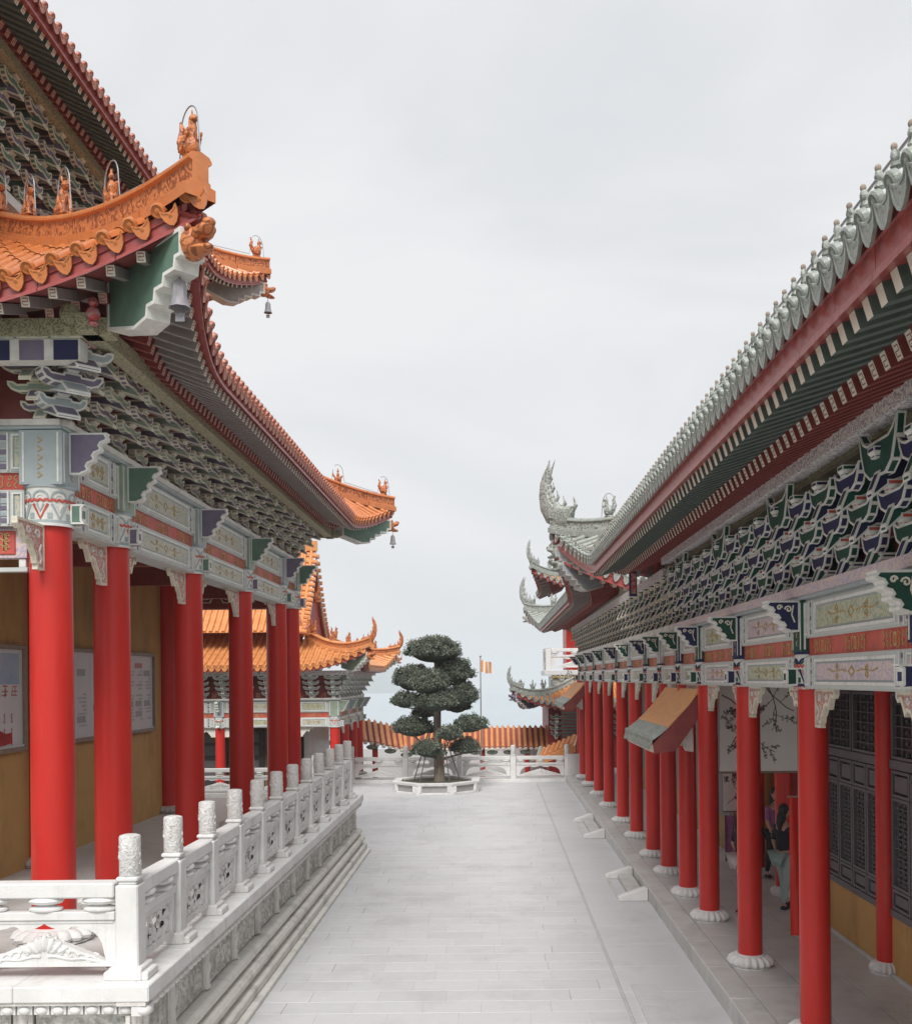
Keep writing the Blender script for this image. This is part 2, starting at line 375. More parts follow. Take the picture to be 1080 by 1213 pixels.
def cloud_plate(ln, ht, colr, trim='white_trim', th=.11, orn=False):
    """stepped, cloud-edged end of a cross beam: profile in (outward, z)"""
    def mk():
        n = 4; P = [(0, ht), (ln, ht)]
        for k in range(n):
            x1 = ln * (1 - .17 * k); x0 = ln * (1 - .17 * (k + 1))
            z1 = ht * (1 - (k + .25) / (n + .1)); z0 = ht * (1 - (k + 1.05) / (n + .1))
            dz_ = z1 - z0; P += [(x1 - ln * .03, z1), (x1 + ln * .01, z1 - dz_ * .3), (x1 - ln * .01, z1 - dz_ * .62), (x1 - ln * .08, z0 + dz_ * .2), (x0 + ln * .01, z0 + dz_ * .08)]
        P += [(ln * .30, 0), (0, 0.0)]
        b = MB(); b.outlined(P, -th / 2, th / 2, lambda p, q, t: (t, p, q), .020, 0, 1, .006, 0)
        if orn:
            for t, sg in ((-th / 2, -1), (th / 2, 1)):
                mf = lambda x, z, h: (t + sg * (h - .004), x, z)
                b.stroke(spiral(ln * .35, ht * .72, ht * .12, 1.2), .016, mf, .01, 2); b.stroke(spiral(ln * .62, ht * .78, ht * .09, 1.2, pi, -1), .016, mf, .01, 2)
                b.stroke([(ln * .2, ht * .85), (ln * .25, ht * .55), (ln * .16, ht * .3)], .014, mf, .01, 2)
        return b.mesh('beam_end', [trim, colr, 'rafter_end'])
    return cached(('cloud', ln, ht, colr, th, orn), mk)

def beam_stub(ln, ht, colr, th=.2):
    def mk():
        P = [(0, 0), (ln, 0), (ln * .8, ht * .2), (ln * .8, ht * .8), (ln, ht), (0, ht)]
        b = MB(); b.outlined(P, -th / 2, th / 2, lambda p, q, t: (t, p, q), .022, 0, 1, .004)
        return b.mesh('beam_end', ['white_trim', colr])
    return cached(('stub', ln, ht, colr, th), mk)

def corner_brace(ln, ht, carve, trim='cream_trim', th=.06):
    """carved wing bracket below the beam, stepping down to the column: profile in (along, z), column at x=0"""
    def mk():
        P = [(0, 0), (ln, 0), (ln, -.07 * ht / .5), (ln * .93, -.12 * ht / .5), (ln * .84, -.09 * ht / .5), (ln * .78, -.15 * ht / .5), (ln * .7, -.26 * ht / .5), (ln * .62, -.20 * ht / .5), (ln * .52, -.22 * ht / .5),
             (ln * .45, -.30 * ht / .5), (ln * .36, -.36 * ht / .5), (ln * .33, -.44 * ht / .5), (ln * .28, -ht * .88), (ln * .3, -ht), (0, -ht)]
        b = MB(); b.outlined(P, -th / 2, th / 2, lambda p, q, t: (p, t, q), .028, 0, 1, .012)
        for sg in (-1, 1):
            mf = lambda x, z, h: (x, sg * (th / 2 + h - .012), z)
            b.stroke(spiral(ln * .25, -ht * .25, ht * .12, 1.1), .018, mf, .012, 2); b.stroke(spiral(ln * .6, -ht * .18, ht * .09, 1.1, pi), .016, mf, .012, 2)
            b.stroke([(ln * .12, -ht * .45), (ln * .2, -ht * .6), (ln * .12, -ht * .75), (ln * .18, -ht * .88)], .018, mf, .012, 2)
        return b.mesh('corner_brace', [trim, carve, 'white_trim'])
    return cached(('brace', round(ln, 2), ht, carve), mk)

def column_mesh(r, h, seg=28):
    def mk():
        b = MB(); b.lathe([(r * 1.0, 0), (r * 1.0, h * .3), (r * .985, h * .7), (r * .96, h)], seg)
        return b.mesh('column', ['red_paint'])
    return cached(('col', r, round(h, 2)), mk)

def lotus_base(r, h, mats='stone_white'):
    def mk():
        b = MB()
        b.lathe([(r * 1.45, 0), (r * 1.45, h * .12), (r * 1.62, h * .2), (r * 1.7, h * .42), (r * 1.6, h * .66), (r * 1.36, h * .84), (r * 1.25, h * .9)], 72, lobes=18, la=.15)
        b.lathe([(r * 1.2, h * .85), (r * 1.24, h * .92), (r * 1.16, h), (r * .9, h)], 36)
        b.lathe([(r * 1.75, 0), (r * 1.75, h * .10), (r * 1.4, h * .14)], 36)
        return b.mesh('column_base', [mats])
    return cached(('lot', r, h, mats), mk)

def head_mesh(r, h, style):
    """painted head of a column: scallops, bead row, zigzag, all in relief on a sleeve of the shaft"""
    def mk():
        R = r + .018; b = MB()
        b.lathe([(R, 0), (R, h)], 32, mi=0, cap=False); b.lathe([(r * .9, h), (R, h)], 32, mi=0, cap=False); b.lathe([(R, 0), (r * .9, 0)], 32, mi=0, cap=False)
        mf = lambda x, z, hh: ((R + hh) * sin(x / R), (R + hh) * cos(x / R), z)
        C = 2 * pi * R; n = 8; st = C / n
        A = 1 if style == 'left' else 3
        for k in range(n):
            x = k * st
            b.stroke([(x + st * .42 * cos(t), h * .66 + st * .40 * sin(t)) for t in [pi * i / 8 for i in range(9)]], .022, mf, .008, 2)
            b.stroke([(x + st * .22 * cos(t), h * .66 + st * .22 * sin(t)) for t in [pi * i / 6 for i in range(7)]], .018, mf, .008, A if style != 'left' else 4)
            b.stroke([(x + st * (i - 3) / 6, h * .60 + (.014 if i % 2 else -.004)) for i in range(7)], .026, mf, .010, 1)
            zz = 1 if k % 2 == 0 else 2
            b.stroke([(x - st * .40, h * .52), (x, h * .16), (x + st * .40, h * .52)], .026, mf, .010, zz)
            b.stroke([(x - st * .18, h * .52), (x, h * .34), (x + st * .18, h * .52)], .020, mf, .010, 2 if zz == 1 else 4)
            b.stroke([(x + st * .5, h * .16), (x + st * .5, h * .30)], .05, mf, .006, 3 if style != 'left' else 2)
        b.stroke([(C * i / 24, h * .07) for i in range(25)], .05, mf, .012, 2)
        b.stroke([(C * i / 24, h * .015) for i in range(25)], .03, mf, .020, 4)
        b.stroke([(C * i / 24, h * .97) for i in range(25)], .03, mf, .014, 2)
        return b.mesh('column_head', ['white_trim', 'band_red', 'blue_grey', 'navy_paint', 'white_trim'] if style == 'left' else ['white_trim', 'band_red', 'navy_paint', 'deep_green', 'pink_carving'])
    return cached(('head', r, round(h, 2), style), mk)

def head_block(r, h, colr):
    def mk():
        b = MB(); b.box((0, 0, h / 2), (r * 1.0, r * 1.0, h / 2), 0)
        for sg, ax in ((1, 'y'), (1, 'x'), (-1, 'x')):
            mf = (lambda x, z, hh: (x, r + hh, z)) if ax == 'y' else (lambda x, z, hh: (sg * (r + hh), x, z))
            for k in range(5): b.stroke([(-.03, h * (.12 + .16 * k)), (0.02, h * (.17 + .16 * k)), (-.03, h * (.22 + .16 * k))], .016, mf, .006, 1)
            b.stroke([(-r * .8, h * .04), (-r * .8, h * .96)], .02, mf, .006, 2); b.stroke([(r * .8, h * .04), (r * .8, h * .96)], .02, mf, .006, 2)
        return b.mesh('column_block', [colr, 'gold_paint', 'white_trim'], )
    return cached(('hb', r, round(h, 2), colr), mk)

# ------------------------------------------------------------------ bracket sets
def arm_out(ln, th, ht, colr, trim, beak=.13):
    def mk():
        P = [(-.12, 0), (ln * .55, -.01), (ln * .8, -ht * .25), (ln + beak, -ht * 1.05), (ln + beak * 1.05, -ht * .7), (ln + beak * .4, ht * .30), (ln - .02, ht), (-.12, ht)]
        b = MB(); b.outlined(P, -th / 2, th / 2, lambda p, q, t: (t, p, q), .020, 0, 1, .006, .018)
        return b.mesh('outward_arm', [trim, colr])
    return cached(('ao', round(ln, 2), th, ht, colr, trim, beak), mk)
def arm_cross(ln, th, ht, colr, trim, cup=1):
    def mk():
        H = ln / 2
        P = [(-H, ht * 1.15), (-H * .99, ht * .7), (-H * .86, ht * .26), (-H * .62, 0), (H * .62, 0), (H * .86, ht * .26), (H * .99, ht * .7), (H, ht * 1.15), (H * .78, ht * 1.08), (H * .66, ht * .80), (.10, ht * .80), (.09, ht), (-.09, ht), (-.10, ht * .80), (-H * .66, ht * .80), (-H * .78, ht * 1.08)]
        if cup > 1: P = [(-H * 1.1, ht * 1.35), (-H * 1.0, ht * .80), (-H * .80, ht * .26), (-H * .45, 0), (H * .45, 0), (H * .80, ht * .26), (H * 1.0, ht * .80), (H * 1.1, ht * 1.35), (H * .82, ht * 1.05), (H * .6, ht * .94), (-H * .6, ht * .94), (-H * .82, ht * 1.05)]
        b = MB(); b.outlined(P, -th / 2, th / 2, lambda p, q, t: (p, t, q), .019, 0, 1, .006, .016)
        return b.mesh('cross_arm', [trim, colr])
    return cached(('ac', round(ln, 2), th, round(ht, 3), colr, trim, cup), mk)
def dou_mesh(r, hh, trim, colr):
    def mk():
        b = MB()
        lv = [(.70, -hh), (.78, -hh * .4), (1, 0), (1, hh)]
        vs = [(i * r * k, j * r * k, q) for k, q in lv for i, j in ((-1, -1), (1, -1), (1, 1), (-1, 1))]
        b.add(vs, [(3, 2, 1, 0), (12, 13, 14, 15)], 0)
        for c in range(3):
            for k in range(4):
                q = [vs[c * 4 + k], vs[c * 4 + (k + 1) % 4], vs[c * 4 + 4 + (k + 1) % 4], vs[c * 4 + 4 + k]]
                if c == 1: b.add(q, [(0, 1, 2, 3)], 0)
                else: b.quad_inset(q, r * .16, 0, 1)
        return b.mesh('bearing_block', [trim, colr])
    return cached(('dou', r, hh, trim, colr), mk)
def bracket_set(parent, M, tiers, dz, do, ln, th, cA, cB, trim, cup=1, merged=False, o0=.12, beak=.13, big=False, top_red=False):
    """one set: a bearing block, then per tier an arm outward, an arm across and a small block"""
    o = obj('bracket_set', dou_mesh(.12, .055, trim, cA), parent, M @ T((0, 0, .055)))
    for k in range(tiers):
        c1, c2 = (cA, cB) if k % 2 == 0 else (cB, cA); y = o0 + do * k; B_ = big and k == tiers - 1
        obj('outward_arm', arm_out(y, th * 1.5, dz * .60, c1, trim, beak), o, M @ T((0, 0, dz * k + .10)))
        obj('cross_arm', arm_cross(ln * (1.0 if k else .8) * (1.3 if B_ else 1), th, dz * .62 * (1.9 if B_ else 1), c2, trim, cup), o, M @ T((0, y, dz * k + .11)))
        obj('bearing_block', dou_mesh(.065, dz * .17, trim, 'band_red' if top_red and k < tiers - 1 else c1), o, M @ T((0, y + th * .3, dz * k + .11 + dz * .72)))
    return o

def fbox(parent, name, F, s0, s1, o0, o1, z0, z1, m, bevel=0, **k):
    b = MB(); b.box(((s0 + s1) / 2, (o0 + o1) / 2, (z0 + z1) / 2), (abs(s1 - s0) / 2, abs(o1 - o0) / 2, abs(z1 - z0) / 2), 0)
    c = V(((s0 + s1) / 2, (o0 + o1) / 2, (z0 + z1) / 2))
    for i in range(len(b.v)): b.v[i] = b.v[i] - c
    return obj(name, b.mesh(name, [m], bevel), parent, F @ T(c), **k)

def facade(hall, F, cols, P, base=True, skip_col=(), detail=2, colkind='column', no_brk=None):
    """row of columns at positions cols (along), beams between, ledge and brackets above"""
    r, zf, zb = P['r'], P['zf'], P['zb']; l1, l2, l3, l4 = P['levels']   # tops of lower beam, band, upper beam, ledge
    of = r * .78
    for i, s in enumerate(cols):
        if s in skip_col: continue
        c = obj(colkind, column_mesh(r, zb - zf - P['base_h'] + .02), hall, F @ T((s, 0, zf + P['base_h'] - .02)))
        obj('column_base', lotus_base(r, P['base_h'], P.get('base_mat', 'stone_white')), c, F @ T((s, 0, zf)))
        obj('column_head', head_mesh(r, l1 - zb + .04, P['style']), c, F @ T((s, 0, zb)))
        obj('column_block', head_block(r * 1.02, l3 - l1 - .05, P['block'][i % len(P['block'])]), c, F @ T((s, 0, l1 + .042)))
        obj('beam_end', cloud_plate(P['cl'][0], P['cl'][1], P['cloud'][i % 2], orn=P['style'] != 'left', th=P.get('cth', .11)), hall, F @ T((s, r, l3 - P['cl'][1])))
        obj('beam_end', beam_stub(.16, (l1 - zb) * .55, P['cloud'][(i + 1) % 2], .13), hall, F @ T((s, r + .012, zb + .03)))
        for sg in (-1, 1):
            n = i + sg
            if 0 <= n < len(cols):
                gap = abs(cols[n] - s)
                me = corner_brace(min(P['brace'][0], gap * .36), P['brace'][1], P['carve'])
                if abs(gap) < .4: continue
                Mx = F @ T((s + sg * r * .9, 0, zb)) @ (Matrix.Rotation(pi, 4, 'Z') if sg < 0 else Matrix())
                obj('corner_brace', me, hall, Mx)
    for i in range(len(cols) - 1):
        a, b_ = sorted((cols[i], cols[i + 1])); a += r * .9; b_ -= r * .9; ln = b_ - a
        if ln < .2: continue
        mid = (a + b_) / 2; H1 = l1 - zb; H3 = l3 - l2
        lo = fbox(hall, 'lower_beam', F, a, b_, -of, of - .012, zb, l1 - .005, P['beam'])
        hi = fbox(hall, 'upper_beam', F, a, b_, -of, of - .012, l2 + .005, l3, P['beam'])
        mdl = fbox(hall, 'beam_band', F, a, b_, -of + .04, of - .045, l1 - .005, l2 + .005, P['band'])
        if detail:
            for par, zc, H, fld, k in ((lo, (zb + l1) / 2, H1, P['fields'][i % 2], 0), (hi, (l2 + l3) / 2, H3, P['fields'][(i + 1) % 2], 1)):
                big = ln - .62 if ln > 1.3 else ln - .2
                nb = 1
                obj('painted_panel', panel_mesh(big, H * .90, fld, P['beam']), par, F @ T((mid, of - .012, zc)))
                if ln > 1.3:
                    for sg in (-1, 1):
                        obj('painted_bars', bars_mesh(H * .9), par, F @ T((mid + sg * (big / 2 + .085), of - .012, zc)))
                        obj('painted_panel', panel_mesh(.15, H * .9, P['fields2'][k], P['beam']), par, F @ T((mid + sg * (big / 2 + .235), of - .012, zc)))
            n = 3 if ln > 2.2 else (1 if ln < 1.3 else 2)
            for k in range(n):
                obj('gilt_scroll', band_orn(l2 - l1), mdl, F @ T((mid + (k - (n - 1) / 2) * ln / n, of - .044, (l1 + l2) / 2)))
    s0, s1 = min(cols), max(cols)
    e = P.get('ext', (r, r))
    fbox(hall, 'ledge', F, s0 - e[0], s1 + e[1], -of, of + .07, l3 + .001, l3 + .035, 'blue_grey')
    fbox(hall, 'ledge', F, s0 - e[0], s1 + e[1], -of, of + .10, l3 + .036, l4, P['ledge'])
    # brackets
    B = P['br']; zt = P['zp']
    fbox(hall, 'bracket_board', F, s0 - e[0] + .3, s1 + e[1] - .3, -.09, -.02, l4 + .001, zt, P['board'])
    if no_brk is None: no_brk = (1e9, 1e9)
    n = max(1, round((s1 - s0) / B['pitch']))
    for k in range(n + 1):
        s = s0 + (s1 - s0) * k / n
        if no_brk[0] < s < no_brk[1]: continue
        ev = k % 2
        bracket_set(hall, F @ T((s, .0, l4)), B['tiers'], B['dz'], B['do'], B['ln'], B['th'], B['c'][ev], B['c'][1 - ev], B['trim'], B.get('cup', 0), B.get('merged', False), beak=B.get('beak', .13), big=B.get('big', False) and k % B.get('bigk', 4) == 0, top_red=B.get('red', False))
        if B.get('panels') and k < n:
            ds = (s1 - s0) / n
            fbox(hall, 'bracket_panel', F, s + ds * .5 - .09, s + ds * .5 + .09, -.018, .0, l4 + .02, l4 + .2, B['panels'][k % 2])
    # purlin carrying the rafters
    ps, pe = s0 - e[0] - P['po'] * P.get('corner', (1, 1))[0], s1 + e[1] + P['po'] * P.get('corner', (1, 1))[1]
    fbox(hall, 'purlin', F, ps, pe, P['po'] - .09, P['po'] + .09, zt - .02, zt + .16, P['purlin'])

# ------------------------------------------------------------------ curved tiled roofs
class Roof:
    def __init__(s, x0, x1, y0, y1, ze, W, hgt, L_=2.6, R=.85, F=.5, corners=None, pw=2.0, cv=.70):
        s.cv = cv
        s.r = (x0, x1, y0, y1); s.ze = ze; s.W = W; s.h = hgt; s.L = L_; s.R = R; s.F = F; s.pw = pw
        s.corners = corners or {'SE', 'NE', 'NW', 'SW'}
    def side(s, sd):
        x0, x1, y0, y1 = s.r
        # start corner, along, outward, length, names of start and end corners  (along x outward = up)
        return {'E': (V((x1, y1, 0)), V((0, -1, 0)), V((1, 0, 0)), y1 - y0, 'NE', 'SE'),
                'W': (V((x0, y0, 0)), V((0, 1, 0)), V((-1, 0, 0)), y1 - y0, 'SW', 'NW'),
                'S': (V((x1, y0, 0)), V((-1, 0, 0)), V((0, -1, 0)), x1 - x0, 'SE', 'SW'),
                'N': (V((x0, y1, 0)), V((1, 0, 0)), V((0, 1, 0)), x1 - x0, 'NW', 'NE')}[sd]
    def pt(s, sd, u, n, dz=0):
        c, al, ou, ln, ca, cb = s.side(sd)
        g = sh = 0.0; R = 0
        for cn, a, sg in ((ca, u, -1), (cb, ln - u, 1)):
            if cn in s.corners:
                q = max(0.0, 1 - max(a, n) / s.L); gg = s.F * q ** 2
                g += gg; sh += sg * gg
                R += s.R * max(0.0, 1 - a / s.L) ** s.pw * max(0, 1 - n / s.W)
        t = n / s.W
        z = s.ze + s.h * (s.cv * t + (1 - s.cv) * t * t) + R
        p = c + al * (u + sh) + ou * (g - n); p.z = z + dz
        return p
    def nmax(s, sd, u):
        c, al, ou, ln, ca, cb = s.side(sd); n = s.W
        if ca in s.corners: n = min(n, u)
        if cb in s.corners: n = min(n, ln - u)
        return n

def strip_from(fn, us, rows, mi=0, b=None, smooth=True):
    """surface through fn(u, j) for j in rows"""
    b = b or MB(); vs = []; m = len(rows)
    for u in us: vs += [fn(u, j) for j in rows]
    fs = [(i * m + k, (i + 1) * m + k, (i + 1) * m + k + 1, i * m + k + 1) for i in range(len(us) - 1) for k in range(m - 1)]
    b.add(vs, fs, mi, None, smooth); return b

def arange(a, b_, st):
    n = max(1, int(round((b_ - a) / st))); return [a + (b_ - a) * i / n for i in range(n + 1)]

def barrel_tile(ln, r, colr):
    def mk():
        b = MB(); n = 6; vs = []
        for y, k in ((0, 1.08), (ln * .12, 1.08), (ln * .13, .94), (ln, .94)):
            for i in range(n + 1):
                a = pi * i / n; vs.append((r * k * cos(a), y, r * k * sin(a) * 1.05))
        b.add(vs, [(c * (n + 1) + i, c * (n + 1) + i + 1, (c + 1) * (n + 1) + i + 1, (c + 1) * (n + 1) + i) for c in range(3) for i in range(n)], 0, None, True)
        return b.mesh('barrel_tile', [colr], sharp=30)
    return cached(('bt', round(ln, 3), r, colr), mk)

def eave_tile(r, pitch, colr, drip, cap):
    """round end tile with a moulded face and the pointed drip tile beside it; x along, y into the roof, z up"""
    def mk():
        b = MB()
        b.lathe([(r * 1.12, 0), (r * 1.12, .035), (r * .86, .045), (r * .80, .032), (r * .45, .030), (r * .38, .042), (0.001, .046)], 14, M=Matrix.Rotation(pi / 2, 4, 'X') @ T((0, r * .45, -.02)))
        # drip: heart-shaped apron hanging between two rows
        w_ = (pitch / 2 - r * .2)
        P = [(-w_, .02), (-w_ * .98, -drip * .25), (-w_ * .8, -drip * .58), (-w_ * .42, -drip * .86), (0, -drip), (w_ * .42, -drip * .86), (w_ * .8, -drip * .58), (w_ * .98, -drip * .25), (w_, .02), (w_ * .5, -.012), (0, -.022), (-w_ * .5, -.012)]
        b.outlined(P, -.03, -.005, lambda p, q, t: (p + pitch / 2, t - (.35 * max(0, -q)), q), .014, 0, 0, .006, 0)
        b.ball((pitch / 2, -.035, -drip * .42), (w_ * .35, .02, drip * .22), 0, 6, 4)
        return b.mesh('eave_tile', [colr], sharp=35)
    return cached(('et', r, round(pitch, 3), colr, drip), mk)

def rafter_mesh(wd, ht, body, end, under=None, fret=True):
    def mk():
        b = MB(); x, z = wd / 2, ht / 2          # unit length along y: 0 inner end, 1 outer end
        vs = [(-x, 0, -z), (x, 0, -z), (x, 0, z), (-x, 0, z), (-x, 1, -z), (x, 1, -z), (x, 1, z), (-x, 1, z)]
        b.add(vs, [(0, 1, 2, 3), (1, 0, 4, 5), (2, 1, 5, 6), (3, 2, 6, 7), (0, 3, 7, 4)], [0, 2, 0, 0, 0])
        q = [vs[5], vs[4], vs[7], vs[6]]
        b.quad_inset(q, wd * .14, 1, 1)
        mf = lambda a, c, h: (-a, 1 + h * .04, c)
        k = wd * .30; j = ht * .30
        for pts in ([(-k, j), (k, j), (k, 0), (-k * .2, 0)], [(k, -j), (-k, -j), (-k, 0), (k * .2, 0)]) if fret else ():
            b.stroke(pts, wd * .10, mf, .05, 3)
        return b.mesh('rafter', [body, end, under or body, 'maroon'])
    return cached(('raf', wd, ht, body, end, under, fret), mk)

def put_beam(me, a, b_, name, parent, up=V((0, 0, 1))):
    y = b_ - a; ln = y.length; yy = y.normalized(); x = yy.cross(up).normalized(); z = x.cross(yy)
    return obj(name, me, parent, basis(a, x, yy * ln, z))

def roof_side(roof, R, sd, u0, u1, pitch, tr, tile, drip=.17, ndet=99, tiles_u=None, soff=1.35, raf=None, fascia='maroon_fascia', colors=None, base_tile=None, sfk=.0, grey_near=None, rafp=None, tile_lim=300, capfig=False, rows_only=False, step=.35, fdrop=.2, surf=True, raf_lim=300):
    """one side of a roof: surface, barrel tiles, eave tiles, fascia, soffit and two tiers of rafters, from u0 to u1 along the eave"""
    P = lambda u, n, dz=0: R.pt(sd, u, n, dz)
    us = sorted(set([round(x, 4) for x in arange(u0, u1, .3)]))
    if surf:
        rows = [0, .04, .1, .18, .28, .4, .55, .7, .85, 1]
        b = strip_from(lambda u, j: P(u, R.nmax(sd, u) * j, -.012), us, rows)
        obj('roof_bed', b.mesh('roof_bed', [base_tile or tile]), roof)
    ln = R.side(sd)[3]
    # tile rows
    nrow = int((u1 - u0) / pitch); rest = MB(); cnt = 0; rmats = [tile] + ([grey_near[0]] if grey_near else [])
    cand = []
    for k in range(nrow + 1):
        u = u0 + .09 + k * pitch
        if u > u1 - .05: break
        nm = R.nmax(sd, u)
        o0 = P(u, 0); o1 = P(u, .12); d_ = (o1 - o0)
        x = (P(max(u - .05, 0), .0) - P(min(u + .05, ln), .0)).normalized()
        yy = (d_ - x * d_.dot(x)).normalized(); z = x.cross(yy)
        et = eave_tile(tr, pitch, tile if (not grey_near or (len(grey_near) > 2 and not grey_near[2](u))) else grey_near[0], drip, capfig)
        obj('eave_tile', et, roof, basis(o0, x, yy, z))
        if capfig:
            fig = cached('capfig', lambda: cap_figure())
            obj('tile_nail_cap', fig, roof, basis(o0 + yy * .04 + z * tr * 1.4, x, yy, V((0, 0, 1))))
        if tiles_u is None or tiles_u(u):
            n = .02
            while n < nm - .06:
                cand.append((u, n, min(step, nm - n + .05))); n += step
    for (u, n, st) in sorted(cand, key=lambda c: (P(c[0], c[1]) - V((0, 0, CAMZ))).length):
        a, b_ = P(u, n), P(u, n + st)
        x = (P(max(u - .05, 0), n) - P(min(u + .05, ln), n)).normalized(); y = (b_ - a); l_ = y.length; yy = y.normalized(); x = (x - yy * x.dot(yy)).normalized(); z = x.cross(yy)
        c_ = tile if not (grey_near and grey_near[1](u, n)) else grey_near[0]
        if cnt < tile_lim and not rows_only:
            obj('barrel_tile', barrel_tile(step, tr, c_), roof, basis(a, x, yy * (l_ / step), z)); cnt += 1
        else:
            me = barrel_tile(step, tr, tile); M = basis(a, x, yy * (l_ / step), z)
            rest.add([v.co for v in me.vertices], [list(p.vertices) for p in me.polygons], 1 if (grey_near and c_ != tile) else 0, M, True)
    if rest.f:
        o = obj('barrel_tiles', rest.mesh('barrel_tiles', rmats), roof); o['kind'] = 'stuff'
    # fascia board below the tile ends, and the boarding of the soffit
    for f0 in arange(u0, u1, .62)[:-1]:
        f1 = min(u1, f0 + (u1 - u0) / max(1, round((u1 - u0) / .62))); fu = [f0 + .003, (f0 * 2 + f1) / 3, (f0 + f1 * 2) / 3, f1 - .003]; b = MB()
        strip_from(lambda u, j: P(u, j[0], j[1]), fu, [(.10, -.02), (.02, -.02), (.035, -.03 - fdrop * .30), (.028, -.03 - fdrop * .34), (.045, -.03 - fdrop * .38), (.045, -.03 - fdrop * .80), (.028, -.03 - fdrop * .84), (.028, -.03 - fdrop), (.10, -.03 - fdrop), (.10, -.05)], 0, b, False)
        obj('fascia_board', b.mesh('fascia_board', [fascia]), roof)
    b = MB()
    strip_from(lambda u, j: P(u, j[0] + .03, j[1] + .004), us, [(.02, -.03), (.035, -.03 - fdrop * .45), (.045, -.03 - fdrop * .45), (.06, -.03 - fdrop), (.12, -.03 - fdrop), (.12, -.05)], 0, b, False)
    obj('fascia', b.mesh('fascia', [fascia]), roof)
    zi = -.03 - fdrop
    def soffit(u, j):
        n = min(j, max(.02, R.nmax(sd, u) + .0)); return P(u, n, zi + .02 - (j - .06) * .12 - R.h / R.W * .70 * n + (n * .06))
    sf = lambda u, n: P(u, min(n, max(.02, R.nmax(sd, u))), zi + .02 - sfk * min(n, max(.02, R.nmax(sd, u))))
    b = strip_from(lambda u, j: sf(u, j), us, [.10, .3, .6, .9, soff], 0)
    obj('soffit_board', b.mesh('soffit_board', [raf[2]]), roof)
    rp = rafp or pitch; n1, n2, wd, ht = raf[4]
    nr = int((u1 - u0) / rp)
    for tier in (0, 1):
        me = rafter_mesh(wd, ht, raf[tier], raf[3][tier], None, not (len(raf) > 5 and tier == 0))
        for k in range(nr + 1):
            u = u0 + k * rp; nm = R.nmax(sd, u)
            if tier == 0: a, c = n1, .13
            else: a, c = soff, n2
            if a > nm: a = nm
            if a - c < .1: continue
            drop = -.055 - tier * ht * 1.05
            pa, pc = sf(u, a), sf(u, c); pa.z += drop; pc.z += drop
            put_beam(me, pa, pc, 'rafter', roof)
    return sf

def cap_figure():
    b = MB(); b.lathe([(.024, 0), (.030, .015), (.018, .035), (.024, .06), (.018, .08), (.012, .09)], 7, mi=0)
    b.ball((0, 0, .10), (.017, .017, .020), 1, 6, 5)
    return b.mesh('tile_nail_cap', ['green_relief', 'mortar'])

def hip_ridge(roof, R, corner, tilem, relief, h=.34, n_to=None, horn=None, seg=.45, wd=.10):
    """ridge along the hip from the corner tip inwards, in separate blocks, with moulded bands"""
    sd, rev = {'SE': ('S', 0), 'NE': ('E', 0), 'NW': ('N', 0), 'SW': ('W', 0)}[corner]
    n_to = n_to or R.W
    H = lambda n: R.pt(sd, n, n)
    N = arange(.0, n_to, seg)
    prof = [(-wd * 1.5, -.06), (-wd * 1.5, .05), (-wd, .06), (-wd, .09), (-wd * .8, .10), (-wd * .8, h * .72), (-wd * 1.15, h * .76), (-wd * 1.15, h * .82), (-wd * .9, h * .92), (0, h), (wd * .9, h * .92), (wd * 1.15, h * .82), (wd * 1.15, h * .76), (wd * .8, h * .72), (wd * .8, .10), (wd, .09), (wd, .06), (wd * 1.5, .05), (wd * 1.5, -.06)]
    mi = [0, 0, 0, 0, 1, 0, 0, 0, 0, 0, 0, 0, 0, 1, 0, 0, 0, 0]
    for i in range(len(N) - 1):
        b = MB(); sub = arange(N[i] + .006, N[i + 1] - .006, .15)
        rings = []
        for n in sub:
            p = H(n); t = (H(min(n + .05, R.W)) - H(max(n - .05, 0))); t.z = 0; t.normalize(); sd_ = V((0, 0, 1)).cross(t)
            rings.append([p + sd_ * a + V((0, 0, c)) for a, c in prof])
        m = len(prof); vs = [q for r_ in rings for q in r_]
        fs = [(k * m + j, k * m + j + 1, (k + 1) * m + j + 1, (k + 1) * m + j) for k in range(len(rings) - 1) for j in range(m - 1)]
        b.add(vs, fs, mi * (len(rings) - 1)); b.add(rings[0], [list(range(m))], 0); b.add(rings[-1], [list(range(m))[::-1]], 0)
        obj('ridge_block', b.mesh('ridge_block', [tilem, relief, 'mortar'], fixn=True), roof)
    return H

